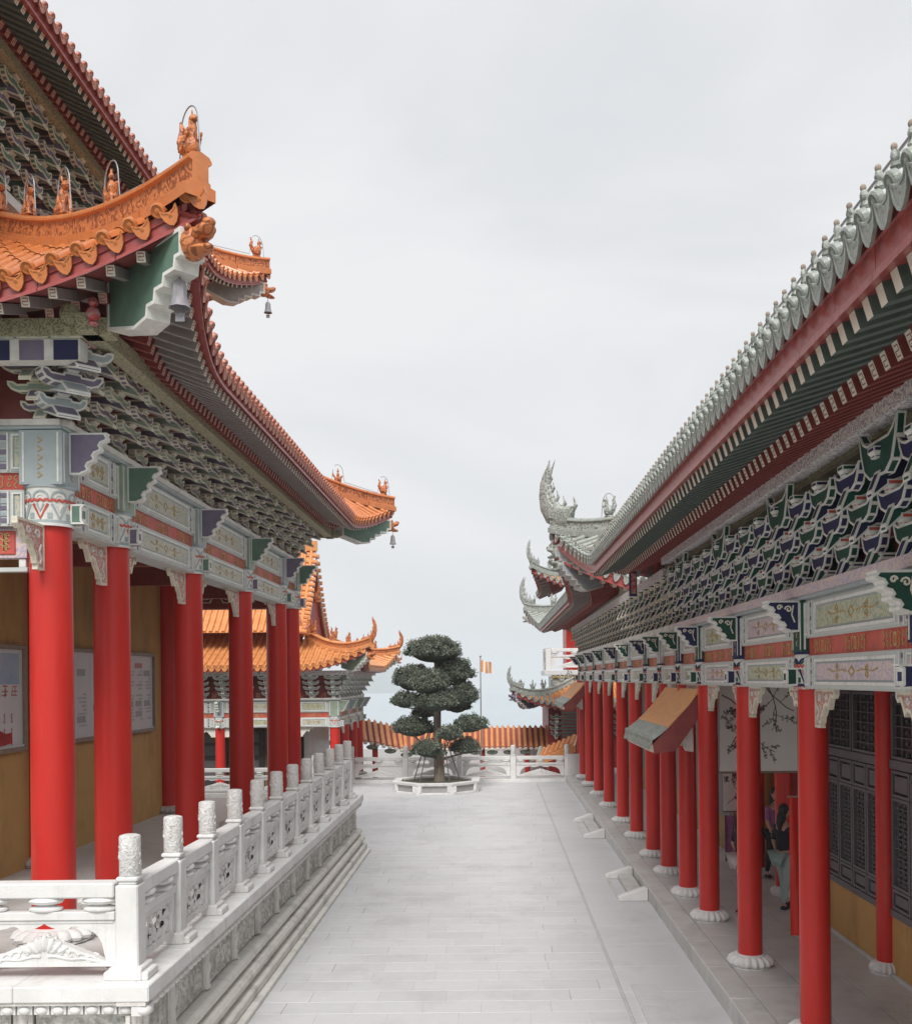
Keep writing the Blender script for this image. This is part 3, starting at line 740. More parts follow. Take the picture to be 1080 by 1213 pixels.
def beast_mesh(kind, m, s=1.0):
    """seated ridge beasts and birds; faces +x"""
    def mk():
        b = MB(); B = lambda c, r, rot=0: b.ball((0, 0, 0), r, 0, 9, 7, T(c) @ Matrix.Rotation(rot, 4, 'Y'))
        if kind == 'dog':
            B((-.02, 0, .02), (.11, .07, .035)); B((-.05, 0, .10), (.075, .062, .085), -.2); B((.01, 0, .19), (.052, .05, .10), -.25)
            B((.05, 0, .29), (.05, .042, .045)); B((.10, 0, .275), (.035, .025, .022)); B((.105, 0, .255), (.025, .02, .01))
            for y in (-.03, .03):
                b.tube([(.045, y * 1.1, .22), (.075, y * 1.1, .10), (.085, y, .0)], [.022, .017, .02], 6); B((.035, y * 1.1, .345), (.014, .01, .035), -.3); B((-.04, y * 1.9, .06), (.05, .022, .045))
            b.tube([(-.12, 0, .06), (-.16, 0, .13), (-.13, 0, .20), (-.15, 0, .26)], [.018, .022, .02, .006], 6)
        elif kind == 'bird':
            B((0, 0, .14), (.10, .085, .12), -.3); B((-.03, 0, .13), (.09, .10, .09)); b.tube([(.03, 0, .2), (.06, 0, .29), (.05, 0, .35)], [.06, .04, .035], 8); B((.07, 0, .36), (.05, .038, .04)); B((.115, 0, .35), (.03, .014, .012))
            b.tube([(-.09, 0, .12), (-.16, 0, .24), (-.13, 0, .34), (-.17, 0, .42)], [.05, .045, .03, .01], 6); B((.05, 0, .42), (.012, .008, .035)); B((0, 0, .02), (.11, .07, .04))
            for k in range(6): B((-.02 + .02 * k, .085 - .004 * k, .08 + .03 * k), (.035, .016, .02), -.6); B((-.02 + .02 * k, -.085 + .004 * k, .08 + .03 * k), (.035, .016, .02), -.6)
        elif kind == 'rider':
            B((0, 0, .10), (.13, .06, .07)); b.tube([(.08, 0, .12), (.14, 0, .20), (.18, 0, .22)], [.045, .035, .02], 7); B((0, 0, .22), (.05, .05, .09)); B((.0, 0, .35), (.036, .034, .042)); B((0, 0, .41), (.014, .014, .035))
            b.tube([(-.1, 0, .12), (-.18, 0, .2), (-.2, 0, .3)], [.03, .03, .006], 6)
            for x in (-.08, .08):
                for y in (-.035, .035): b.tube([(x, y, .1), (x, y, 0)], [.024, .02], 5)
        for q in range(len(b.v)): b.v[q] = b.v[q] * s
        return b.mesh('ridge_figure', [m])
    return cached(('beast', kind, m, s), mk)

def dirmat(p, d, s=1):
    d = V((d[0], d[1], 0)).normalized(); y = V((0, 0, 1)).cross(d)
    return basis(p, d, y, V((0, 0, 1))) @ Matrix.Scale(s, 4)

def horn_mesh(pts, r0, m, crest=True):
    b = MB(); pts = [V(p) for p in pts]; n = len(pts); rad = [r0 * (1 - .80 * (i / (n - 1)) ** 1.1) for i in range(n)]
    d0 = V(((pts[-1] - pts[0]).x, (pts[-1] - pts[0]).y, 0)).normalized(); side = V((-d0.y, d0.x, 0))
    ring = []
    for i, p in enumerate(pts):       # flattened blade section: thick inside, thin outer fin
        t = (pts[min(i + 1, n - 1)] - pts[max(i - 1, 0)]).normalized(); nrm = side.cross(t).normalized()
        if nrm.dot(d0) < 0: nrm = -nrm
        r = rad[i]; ring.append([p + nrm * a * r + side * c * r for a, c in ((-1, 0), (-.7, .42), (.2, .5), (.8, .3), (1.15, .05), (1.15, -.05), (.8, -.3), (.2, -.5), (-.7, -.42))])
    m_ = 9; b.add([q for r_ in ring for q in r_], [(i * m_ + k, i * m_ + (k + 1) % m_, (i + 1) * m_ + (k + 1) % m_, (i + 1) * m_ + k) for i in range(n - 1) for k in range(m_)], 0)
    b.add(ring[-1], [list(range(m_))]); b.add(ring[0], [list(range(m_))[::-1]])
    if crest:
        for i in range(1, n - 1):
            for f in (0, .5):
                p = pts[i].lerp(pts[i + 1], f); r = rad[i] * (1 - f * .15); q = p - d0 * r * 1.05 + V((0, 0, r * .2))
                b.ball((0, 0, 0), (r * .42, r * .34, r * .62), 0, 7, 5, T(q)); 
            p = pts[i]; b.tube([p - d0 * rad[i] * 1.2, p - d0 * rad[i] * 1.9 + V((0, 0, rad[i] * .8)), p - d0 * rad[i] * 1.6 + V((0, 0, rad[i] * 1.6))], [rad[i] * .28, rad[i] * .2, .008], 5)
        p = pts[-1]; b.tube([p, p + V((0, 0, r0 * .8)) - d0 * r0 * .2], [rad[-1] * .9, .006], 5); b.tube([p - V((0, 0, r0)), p - d0 * r0 * .8 + V((0, 0, r0 * .7))], [rad[-2] * .6, .006], 5)
    return b.mesh('ridge_horn', [m], fixn=True)

def corner_beam(parent, M, ln, green='green_paint', trim='white_trim', mouth='orange_relief'):
    """stepped hip beam below an eave corner with a beast head: local y outward"""
    P = [(-1.5, .36), (ln, .36), (ln, .10), (ln - .10, .10), (ln - .12, .0), (ln - .32, -.0), (ln - .34, -.09), (ln - .50, -.09), (ln - .52, -.20), (ln - .66, -.20), (ln - .68, -.30), (-.9, -.34), (-1.5, -.2)]
    b = MB(); b.outlined(P, -.12, .12, lambda p, q, t: (t, p, q), .035, 0, 1, .012, 0)
    o = obj('hip_beam', b.mesh('hip_beam', [trim, green]), parent, M)
    b = MB(); B = lambda c, r, rot=0: b.ball((0, 0, 0), r, 0, 10, 8, T(c) @ Matrix.Rotation(rot, 4, 'X'))
    B((0, ln + .02, .22), (.13, .16, .15)); B((0, ln + .20, .27), (.10, .15, .06), .25); B((0, ln + .30, .33), (.06, .06, .045)); B((0, ln + .16, .13), (.09, .15, .045), -.15); B((0, ln + .28, .12), (.05, .05, .03))
    for x in (-.08, .08): B((x, ln + .06, .34), (.035, .04, .035)); b.tube([(x, ln - .02, .33), (x * 1.2, ln - .14, .40), (x * 1.2, ln - .24, .39)], [.03, .022, .006], 6)
    obj('beast_head', b.mesh('beast_head', [mouth]), o, M)
    return o

def wind_bell(loc, s, label):
    t = thing('wind_bell', loc, label, 'wind bell', 'bells hanging from the eave corners'); Mx = T(loc) @ Matrix.Scale(s, 4)
    b = MB(); b.tube([(0, 0, 0), (0, 0, -.16)], .008, 5); obj('chain', b.mesh('chain', ['bell_metal']), t, Mx)
    b = MB(); b.lathe([(.02, -.14), (.055, -.17), (.07, -.22), (.075, -.34), (.10, -.44), (.115, -.46), (.105, -.46), (.06, -.36)], 16, lobes=8, la=.10, cap=False)
    obj('bell_body', b.mesh('bell_body', ['bell_metal']), t, Mx)
    b = MB(); b.tube([(0, 0, -.36), (0, 0, -.52)], .006, 5); b.box((0, 0, -.56), (.05, .006, .045), 0); obj('clapper', b.mesh('clapper', ['bell_metal']), t, Mx)
# ================================================================== THE SETTING
def sheet(name, pts, z, m, kind='structure', th=0):
    b = MB(); b.add([(x, y, z) for x, y in pts], [list(range(len(pts)))], 0)
    return obj(name, b.mesh(name, [m]), kind=kind)
# terrain falling to the sea, one sheet
def terr():
    b = MB(); ys = [-60, -10, 5, 40, 43, 46, 60, 80, 110, 150, 220]; zs = [-.06, -.06, -.06, -.06, -1.6, -2.4, -3.0, -6, -14, -26, -40]
    xs = [-300, -120, -60, -30, -12, 0, 12, 30, 60, 120, 300]
    strip_from(lambda x, j: (x, ys[j], zs[j] - (random.random() * .8 if j > 6 else 0)), xs, range(len(ys)), 0, b)
    return obj('ground', b.mesh('ground', ['terrain']), kind='structure')
terr()
b = MB(); b.add([(-9000, 150, -34), (9000, 150, -34), (9000, 9000, -34), (-9000, 9000, -34)], [(0, 1, 2, 3)]); obj('sea', b.mesh('sea', ['sea']), kind='structure')
def hills(name, x0, x1, Y, hf, dep):
    b = MB(); xs = arange(x0, x1, (x1 - x0) / 60); n = 9
    strip_from(lambda x, j: (x, Y + j * dep / n, -36 + hf(x) * sin(pi * min(1, j / (n * .6)) / 2) * (1 if j < n * .6 else 1 - (j - n * .6) / (n * .4) * .8) + 6 * sin(x * .013 + j) * (j > 0)), xs, range(n + 1), 0, b)
    obj(name, b.mesh(name, ['hill']), kind='structure')
hills('hills', -1900, -60, 2600, lambda x: 66 * math.exp(-((x + 330) / 190) ** 2) + 95 * math.exp(-((x + 1100) / 420) ** 2) + 30 * math.exp(-((x + 560) / 160) ** 2), 700)
hills('hills', 500, 3200, 3300, lambda x: 60 * math.exp(-((x - 1300) / 500) ** 2) + 30 * math.exp(-((x - 2200) / 400) ** 2), 800)

# ---- courtyard paving: slabs laid with open joints
court = sheet('courtyard', [(-6.2, -2), (2.88, -2), (2.88, 43), (-6.2, 43)], -.018, 'joint')
def slab(w_, d_, vi):
    def mk():
        b = MB(); b.box((0, 0, -.03), (w_ / 2, d_ / 2, .03), 0); return b.mesh('paving_slab', ['paving_%d' % vi], .004)
    return cached(('slab', round(w_, 3), round(d_, 3), vi), mk)
SL = []
rnd = random.Random(5)
row = 0; y = 8.6
while y < 40.3:
    dd = .45; x = -6.0 if y > 24.4 else -3.15
    first = .15 + .75 * ((row * .37) % 1)
    while x < 1.62:
        w_ = (first if first else rnd.choice((.9, .9, .75))); first = None
        w_ = min(w_, 1.66 - x)
        if 1.66 - (x + w_) < .2: w_ = 1.66 - x
        SL.append((x + w_ / 2, y + dd / 2, w_ - .0045, dd - .0045, rnd.choice((0, 0, 0, 1, 2, 3)), rnd.uniform(-.0012, .0012))); x += w_
    y += dd; row += 1
# strip between drain line and kerb: longer slabs
y = 8.6
while y < 40.3:
    SL.append(((1.70 + 2.89) / 2, y + .6, 1.19 - .004, 1.2 - .005, rnd.choice((0, 1, 0)), 0)); y += 1.2
SL.sort(key=lambda t: t[1] + abs(t[0]) * .1)
far = MB()
for i, (x, y, w_, d_, vi, dz) in enumerate(SL):
    if i < 298: obj('paving_slab', slab(round(w_, 2), d_, vi), court, T((x, y, dz)))
    else: far.box((x, y, -.03), (w_ / 2, d_ / 2, .03 + dz), vi)
o = obj('paving_slabs', far.mesh('paving_slabs', ['paving_%d' % i for i in range(4)]), court); o['kind'] = 'stuff'
# narrow channel line between the two fields
fr = frame((0, 0, 0), (-1, 0, 0))
b = MB(); b.box((1.68, 24, -.014), (.016, 16, .004)); obj('channel_joint', b.mesh('channel_joint', ['joint']), court)
# drain covers with slots in the near part of the strip
for k in range(5):
    y = 9.2 + k * 1.0
    b = MB(); z = .012
    for a, c, h in (((-.17, 0), (.012, .49), 0), ((.17, 0), (.012, .49), 0), ((0, -.48), (.16, .012), 0), ((0, .48), (.16, .012), 0)): b.box((a[0], a[1], z), (c[0], c[1], .008))
    for j in range(16): b.box((0, -.44 + j * .0585, z), (.158, .014, .007))
    b.box((0, 0, .003), (.16, .47, .0015), 1)
    obj('drain_cover', b.mesh('drain_cover', ['paving_1', 'joint']), court, T((2.02, y, 0)))

# ---- right-hand porch floor, a step above the court
pf = MB(); pf.box((8, 19.5, .115), (4.95, 24.5, .113)); porch = obj('porch_floor', pf.mesh('porch_floor', ['porch_floor']), kind='structure')
for i in range(27):
    y = 7.6 + i * 1.35
    b = MB(); b.box((0, 0, -.01), (.17, .672, .135)); obj('kerb_stone', cached('kerb', lambda: b.mesh('kerb_stone', ['stone_grey'], .012)), porch, T((3.05, y, .125 + rnd.uniform(0, .002))))
for i in range(22):
    for j in range(3):
        me = cached(('pslab', (i + j) % 2), lambda: (lambda b: (b.box((0, 0, 0), (.335 + .0, .62, .01)), b.mesh('floor_slab', ['porch_floor'], .004))[1])(MB()))
        obj('floor_slab', me, porch, T((3.57 + j * .685, 7.2 + i * 1.25 + (.6 if j % 2 else 0), .238)))

# ---- the two small flights: a tread between two sloping cheek stones
def steps(y0, y1, label):
    t = thing('stone_steps', (2.58, (y0 + y1) / 2, 0), label, 'steps', 'low stone steps up to the right-hand porch')
    for y in (y0, y1):
        b = MB(); P = [(0, 0), (0, .07), (.05, .10), (.5, .245), (.56, .245), (.56, 0)]
        b.prism(P, -.10, .10, lambda p, q, u: (p, u, q)); obj('cheek_stone', b.mesh('cheek_stone', ['stone_white'], .012, fixn=True), t, T((2.31, y, .002)))
    b = MB(); b.box((0, 0, .05), (.15, (y1 - y0) / 2 - .13, .05)); obj('tread', b.mesh('tread', ['stone_grey'], .01), t, T((2.70, (y0 + y1) / 2, .002)))
    b = MB(); b.box((0, 0, .012), (.03, (y1 - y0) / 2 - .13, .012)); obj('nosing', b.mesh('nosing', ['stone_grey'], .004), t, T((2.34, (y0 + y1) / 2, .002)))
steps(18.9, 21.0, 'nearer low flight of pale stone steps, in front of the orange-tiled canopy')
steps(26.2, 29.2, 'farther low flight of pale stone steps, closer to the potted pine')

# ================================================================== LEFT TERRACE AND BALUSTRADE
ZP = 1.4; TX, TY, TYE = -3.25, 9.29, 24.6
ter = thing('stone_terrace', (TX - 6, 17, 0), 'raised carved stone terrace with beaded edge and weathered frieze carrying the left temple hall', 'terrace')
b = MB(); b.box((-12.15, (TY + TYE) / 2, (ZP - .13) / 2), (8.55, (TYE - TY) / 2 - .30, (ZP - .13) / 2)); obj('terrace_core', b.mesh('terrace_core', ['stone_old']), ter)
b = MB(); b.box((-12.2, (TY + TYE) / 2, ZP - .072), (8.3, (TYE - TY) / 2 - .32, .06)); obj('terrace_floor', b.mesh('terrace_floor', ['porch_floor']), ter)
def edge_run(F, length, c_lo, c_hi):
    mit = lambda u, p: u + (p if (c_hi and u > length - .01) else 0) - (p if (c_lo and u < .01) else 0)
    """courses along one edge of the terrace; F origin at ground below the coping line, along from 0 to length, outward = edge"""
    n = max(1, round(length / 1.27)); st = length / n
    for k in range(n):
        a = k * st
        u0_, u1_ = (0 if k == 0 else a + .002), (length if k == n - 1 else a + st - .002)
        b = MB(); b.prism([(-.62, ZP - .15), (0, ZP - .15), (0, ZP), (-.62, ZP)], u0_, u1_, lambda p, q, u: (mit(u, p), p, q)); obj('coping_stone', b.mesh('coping_stone', ['stone_white'], .010, fixn=True), ter, F)
    # bead course
    fbox(ter, 'bead_fillet', F, .03 if c_lo else 0, length - (.0 if c_hi else 0), -.3, -.03, ZP - .185 + .001 * c_lo, ZP - .152 - .001 * c_lo, 'stone_old')
    if c_lo: obj('bead', cached('cbead', lambda: (lambda b: (b.ball((0, 0, 0), (.075, .075, .05), 0, 12, 8), b.mesh('bead', ['stone_white']))[1])(MB())), ter, F @ T((.06, -.06, ZP - .235)))
    nb = int(length / .155)
    bead = cached('bead', lambda: (lambda b: (b.box((0, -.045, 0), (.070, .045, .045)), b.ball((0, .0, -.004), (.058, .045, .042), 0, 10, 6), b.mesh('bead', ['stone_white']))[2])(MB()))
    rest = MB()
    for k in range(nb):
        s = (k + .5) * length / nb
        obj('bead', bead, ter, F @ T((s, -.075, ZP - .235)))
    # frieze: pilasters and carved panels
    np_ = max(1, round(length / 1.27)); st = length / np_
    for k in range(np_ + 1):
        s = min(max(k * st, .17), length - .17)
        def pil():
            b = MB(); b.lathe([(.050, -.26), (.060, -.24), (.048, -.20), (.040, -.08), (.060, -.02), (.060, .02), (.040, .08), (.048, .20), (.060, .24), (.050, .26)], 10)
            for x in (-.07, .07): b.box((x, -.02, 0), (.022, .02, .26))
            return b.mesh('pilaster', ['stone_old'])
        obj('pilaster', cached('pil', pil), ter, F @ T((s, -.205, ZP - .56)))
    for k in range(np_):
        def fp(v=k % 3, ln=st - .24):
            b = MB(); r_ = random.Random(v + 3); nx, nz = 46, 22
            cs = [(r_.uniform(-ln / 2, ln / 2), r_.uniform(-.24, .24), r_.uniform(.03, .07), r_.choice((3, 4, 5, 6)), r_.uniform(0, 6)) for _ in range(22)]
            def hgt(x, z):
                v_ = 0
                for cx, cz, rr, k_, ph in cs:
                    d2 = sqrt((x - cx) ** 2 + (z - cz) ** 2); a_ = atan2(z - cz, x - cx)
                    v_ = max(v_, .030 * max(0, 1 - d2 / (rr * (1.1 + .4 * sin(k_ * a_ + ph + d2 * 40)))))
                e = min(ln / 2 - abs(x), .25 - abs(z)); return v_ * (1 if e > .03 else 0) + (.026 if e < .03 else 0)
            xs = [(-ln / 2 + ln * i / nx) for i in range(nx + 1)]
            strip_from(lambda x, j: (x, hgt(x, -.25 + .5 * j / nz), -.25 + .5 * j / nz), xs, range(nz + 1), 0, b, False)
            return b.mesh('frieze_panel', ['frieze_stone'])
        me = cached(('frieze', k % 3, round(st, 3)), fp)
        obj('frieze_panel', me, ter, F @ T(((k + .5) * st, -.245, ZP - .56)))
    # plinth mouldings
    P = [(-.30, ZP - .83), (-.10, ZP - .83), (-.05, ZP - .86), (-.04, ZP - .92), (-.10, ZP - .96), (-.10, ZP - 1.0), (.0, ZP - 1.0), (.03, ZP - 1.04), (.03, ZP - 1.10), (-.03, ZP - 1.13), (-.03, ZP - 1.2), (.06, ZP - 1.2), (.08, ZP - 1.22), (.08, ZP - 1.31), (.05, ZP - 1.33), (.16, ZP - 1.335), (.17, ZP - 1.35), (.17, .0), (-.30, 0)]
    for k in range(n):
        a = k * length / n; c = a + length / n
        b = MB(); b.prism([p for p in P], 0 if k == 0 else a + .002, length if k == n - 1 else c - .002, lambda p, q, u: (mit(u, p), p, q)); obj('plinth_stone', b.mesh('plinth_stone', ['stone_old'], fixn=True), ter, F)
edge_run(frame((TX, TYE, 0), (1, 0, 0)), TYE - TY, 0, 1)
edge_run(frame((TX, TY, 0), (0, -1, 0)), 3.81, 1, 0)
b = MB(); b.box((-13.7, TY + .4, ZP / 2 + .0), (6.6, .38, ZP / 2)); obj('terrace_front', b.mesh('terrace_front', ['stone_old']), ter)

bal = thing('stone_balustrade', (-3.5, 16.8, ZP), 'white carved stone balustrade running along the edge of the left terrace', 'balustrade')
def bpost(capm='stone_carved', hs=1.0):
    def mk():
        b = MB(); w_ = .098
        b.box((0, 0, .40), (w_, w_, .40)); b.box((0, 0, .815), (w_ * .8, w_ * .8, .018)); b.box((0, 0, .85), (w_ * .95, w_ * .95, .02))
        me = b.mesh('post', ['stone_white'], .012)
        return me
    def mc():
        b = MB(); b.lathe([(.084, .865), (.090, .875), (.090, 1.20), (.085, 1.215), (.06, 1.224), (.001, 1.226)], 20)
        r_ = random.Random(3)
        for k in range(16):
            a = r_.uniform(0, 6.28); z = r_.uniform(.9, 1.18); b.ball((.084 * cos(a), .084 * sin(a), z), (.016, .016, .022), 0, 6, 4)
        for k in range(5):
            a0 = k * 1.3; b.tube([(.089 * cos(a0 + t), .089 * sin(a0 + t), .92 + .05 * k + .03 * sin(t * 4)) for t in [i * .16 for i in range(9)]], .008, 4)
        return b.mesh('post_cap', ['stone_carved'])
    return cached('bpost', mk), cached('bcap', mc)
def foot_mesh():
    b = MB(); b.box((0, 0, .035), (.135, .19, .035)); b.box((0, 0, .055), (.15, .14, .055)); return b.mesh('drum_foot', ['stone_white'], .010)
def lotus_panel(ln, H=.40):
    """pierced panel: frame with a cusped opening, lotus in relief at its foot"""
    def mk():
        b = MB(); W = ln / 2; n = 32; top = []; bot = []
        # upper edge of the opening, cusped
        xs = [-W * .86 + 2 * W * .86 * i / n for i in range(n + 1)]
        def ztop(x):
            t = abs(x) / (W * .86)
            if t < .38: return H * (.88 - .10 * sin(pi * t / .38 * .5) + .04 * (1 - t / .38) ** 4)
            if t < .62: return H * (.80 + .07 * sin(pi * (t - .38) / .24))
            return H * (.12 + .70 * sqrt(max(0, 1 - ((t - .62) / .38) ** 2)))
        def zbot(x):
            t = abs(x) / (W * .86); return H * (.12 + .0 * t) if t > .92 else H * (.12 + .50 * (max(0, 1 - t / .92)) ** .9 + .02 * abs(sin(t * 20)))
        for sy, nm in ((-.04, 0), (.04, 1)):
            A = [(x, sy, ztop(x)) for x in xs]; B_ = [(x, sy, H) for x in xs]; C = [(x, sy, min(zbot(x), ztop(x) - .0)) for x in xs]; D = [(x, sy, 0) for x in xs]
            m = n + 1
            f1 = [(i, i + 1, m + i + 1, m + i) for i in range(n)]; f2 = [(m + i, m + i + 1, i + 1, i) for i in range(n)]
            b.add(A + B_, f1 if nm == 0 else [f[::-1] for f in f1]); b.add(C + D, f2 if nm == 0 else [f[::-1] for f in f2])
        m = n + 1
        b.add([(x, -.04, ztop(x)) for x in xs] + [(x, .04, ztop(x)) for x in xs], [(i, m + i, m + i + 1, i + 1) for i in range(n)])
        b.add([(x, -.04, zbot(x)) for x in xs] + [(x, .04, zbot(x)) for x in xs], [(i + 1, m + i + 1, m + i, i) for i in range(n)])
        for sg in (-1, 1):
            b.box((sg * W * .93, 0, H / 2), (W * .07 - .001, .04, H / 2 - .001))
        for sy in (-1, 1):       # relief: petals and scrolls
            for k in range(-3, 4):
                x = k * W * .085; b.ball((0, 0, 0), (.030, .03, .075 - .006 * abs(k)), 0, 7, 6, T((x, sy * .036, H * (.50 - .045 * abs(k)))) @ Matrix.Rotation(radians(20 * k), 4, 'Y'))
            for sg in (-1, 1):
                for k in range(5):
                    b.tube([(sg * (W * (.12 + .13 * k) + .05 * (1 - i / 8) * cos(i * .75)), sy * .042, H * (.36 - .055 * k) + .045 * (1 - i / 10) * sin(i * .75)) for i in range(9)], .011, 5)
                b.tube([(sg * W * (.05 + .09 * i), sy * .042, H * (.22 - .012 * i + .02 * sin(i * 1.4))) for i in range(9)], .013, 5)
        # sunk border lines
        for sy in (-1, 1):
            b.box((0, sy * .042, H * .965), (W * .97, .006, H * .03)); b.box((0, sy * .042, H * .045), (W * .97, .008, H * .04))
        return b.mesh('pierced_panel', ['stone_white'], fixn=False)
    return cached(('lp', round(ln, 2), H), mk)
def vine_panel(ln, H=.40):
    """pierced panel: a framed field cut through round leafy relief"""
    def mk():
        b = MB(); W = ln / 2; q = .08; nx, nz = 40, 20
        O = [(-W, 0), (W, 0), (W, H), (-W, H)]
        for sy in (-1, 1):
            o = [(x, sy * .045, z) for x, z in O]; i1 = [(-W + q, sy * .045, q * .7), (W - q, sy * .045, q * .7), (W - q, sy * .045, H - q * .7), (-W + q, sy * .045, H - q * .7)]
            i2 = [(x, sy * .015, z) for x, _, z in i1]; fs = [(k, (k + 1) % 4, 4 + (k + 1) % 4, 4 + k) for k in range(4)]
            if sy > 0: fs = [f[::-1] for f in fs]
            b.add(o + i1, fs); b.add(i1 + i2, fs)
        b.add([(-W, -.045, 0), (W, -.045, 0), (W, .045, 0), (-W, .045, 0)], [(3, 2, 1, 0)]); b.add([(-W, -.045, H), (W, -.045, H), (W, .045, H), (-W, .045, H)], [(0, 1, 2, 3)])
        x0, x1, z0, z1 = -W + q, W - q, q * .7, H - q * .7
        leaves = [(-.02, .26, .13, 1.25), (.06, .25, .12, .75), (-.10, .24, .11, 2.1), (.15, .22, .10, .35), (.02, .17, .08, 1.57), (-.17, .17, .09, 2.7), (.22, .15, .07, .1), (-.25, .27, .06, 1.2), (.27, .27, .06, 1.9)]
        k_ = (x1 - x0) / .9
        def hole(x, z):
            for lx, lz, L_, an in leaves:
                dx, dz = (x / k_ - lx), (z - lz * H / .40); u = dx * cos(an) + dz * sin(an); v = -dx * sin(an) + dz * cos(an)
                if abs(u) < L_ * .5 and abs(v) < .028 * (1 - (2 * u / L_) ** 2) + .004: return True
            return False
        rr_ = random.Random(8); bl = [(rr_.uniform(x0, x1), rr_.uniform(z0, z1), rr_.uniform(.025, .05)) for _ in range(34)]
        def hg(x, z): return max([0] + [.022 * sqrt(max(0, 1 - ((x - c) ** 2 + (z - e) ** 2) / (r * r))) for c, e, r in bl])
        for sy in (-1, 1):
            vs = [(x0 + (x1 - x0) * i / nx, sy * (.015 + hg(x0 + (x1 - x0) * i / nx, z0 + (z1 - z0) * j / nz)), z0 + (z1 - z0) * j / nz) for i in range(nx + 1) for j in range(nz + 1)]
            fs = []
            for i in range(nx):
                for j in range(nz):
                    if hole(x0 + (x1 - x0) * (i + .5) / nx, z0 + (z1 - z0) * (j + .5) / nz): continue
                    f = (i * (nz + 1) + j, (i + 1) * (nz + 1) + j, (i + 1) * (nz + 1) + j + 1, i * (nz + 1) + j + 1); fs.append(f if sy < 0 else f[::-1])
            b.add(vs, fs)
        return b.mesh('carved_panel', ['stone_white'])
    return cached(('vp', round(ln, 2), H), mk)
def vase_mesh():
    b = MB(); b.lathe([(.10, 0), (.115, .015), (.115, .03), (.06, .055), (.06, .06), (.11, .075), (.125, .10), (.11, .125), (.09, .13)], 16); return b.mesh('vase_support', ['stone_white'])
def balustrade(root, F, posts, z=0, scale=1.0, pierced=False, first=True, last=True, feet=True, simple=False, cap=True):
    pm, cm = bpost()
    for i, s in enumerate(posts):
        if (i == 0 and not first) or (i == len(posts) - 1 and not last): continue
        M = F @ T((s, 0, z)) @ Matrix.Scale(scale, 4)
        p = obj('post', pm, root, M)
        if cap: obj('post_cap', cm, p, M)
        if feet: obj('drum_foot', cached('foot', foot_mesh), p, M @ T((0, 0.0, 0)))
    for a, c in zip(posts[:-1], posts[1:]):
        w_ = abs(c - a) - .23 * scale; mid = (a + c) / 2; k = scale
        if w_ < .1: continue
        fbox(root, 'top_rail', F, mid - w_ / 2, mid + w_ / 2, -.085 * k, .085 * k, z + .69 * k, z + .82 * k, 'stone_white', .014)
        fbox(root, 'mid_rail', F, mid - w_ / 2, mid + w_ / 2, -.065 * k, .065 * k, z + .50 * k, z + .57 * k, 'stone_white', .006)
        me = lotus_panel(w_ / k) if pierced else vine_panel(w_ / k)
        obj('pierced_panel' if pierced else 'carved_panel', me, root, F @ T((mid, 0, z + .098 * k)) @ Matrix.Scale(k, 4))
        for x in ((-w_ / 2 + .16, 0, w_ / 2 - .16) if pierced else (-w_ * .27, w_ * .27)):
            obj('vase_support', cached('vase', vase_mesh), root, F @ T((mid + x, 0, z + .57 * k)) @ Matrix.Diagonal((k * 1.25, k * .8, k * .93, 1)))
Fb = frame((-3.53, 0, 0), (1, 0, 0))
PY = [9.62 + 1.295 * k for k in range(12)]
balustrade(bal, Fb, [-y for y in PY], ZP, 1.12)
balustrade(bal, frame((0, 9.62, 0), (0, -1, 0)), [3.53, 5.16, 6.79, 8.42], ZP, 1.12, pierced=True, first=False)
# ================================================================== LEFT HALL
lh = thing('temple_hall', (-12, 17, ZP), 'large left temple hall with orange double eaves and thick red columns on a raised terrace', 'temple')
PL = dict(r=.23, zf=ZP, zb=5.96, base_h=.16, levels=(6.36, 6.54, 7.0, 7.10), style='left', block=['blue_grey', 'pale_green'], cloud=['violet_paint', 'green_paint'], cl=(.42, .46), cth=.10,
          brace=(.75, .50), carve='pink_carving', beam='grey_paint', band='band_red', fields=['gold_scroll', 'gold_scroll'], fields2=['gold_scroll', 'green_scroll'], ledge='stone_old', board='maroon', zp=7.80, po=.82,
          purlin='carved_purlin', ext=(.23, .23), corner=(1, 1), br=dict(pitch=.80, tiers=4, dz=.17, do=.165, ln=.62, th=.09, c=['pale_green', 'violet_paint'], trim='cream_trim'))
CY = [11.05, 12.8, 16.0, 19.3, 22.5, 24.0]
FE = frame((-4.9, 0, 0), (1, 0, 0)); FS = frame((0, 11.05, 0), (0, -1, 0))
facade(lh, FE, [-y for y in CY], PL)
facade(lh, FS, [4.9, 6.7, 9.9, 13.2], PL, skip_col=(4.9,))
FN = frame((0, 24.0, 0), (0, 1, 0)); PN = dict(PL); PN['br'] = dict(PL['br'], merged=True)
PN.update(beam='maroon', band='maroon')
facade(lh, FN, [-11.2, -4.9], PN, skip_col=(-4.9,), detail=0)
# inner wall, engaged columns, ceiling
def wbox(parent, name, x0, x1, y0, y1, z0, z1, m, bevel=0, **k):
    b = MB(); c = V(((x0 + x1) / 2, (y0 + y1) / 2, (z0 + z1) / 2)); b.box((0, 0, 0), ((x1 - x0) / 2, (y1 - y0) / 2, (z1 - z0) / 2)); return obj(name, b.mesh(name, [m], bevel), parent, T(c), **k)
wbox(lh, 'wall', -16, -7.2, 13.2, 21.6, ZP - .02, 7.6, 'ochre_wall')
for y in (15.55, 21.7):
    c = obj('wall_column', column_mesh(.17, 5.0), lh, T((-7.12, y, ZP + .1))); obj('column_base', lotus_base(.17, .14, 'stone_grey'), c, T((-7.12, y, ZP)))
for x in (-11.0,):
    c = obj('wall_column', column_mesh(.17, 5.0), lh, T((x, 24.0, ZP + .1))); obj('column_base', lotus_base(.17, .14, 'stone_grey'), c, T((x, 24.0, ZP)))
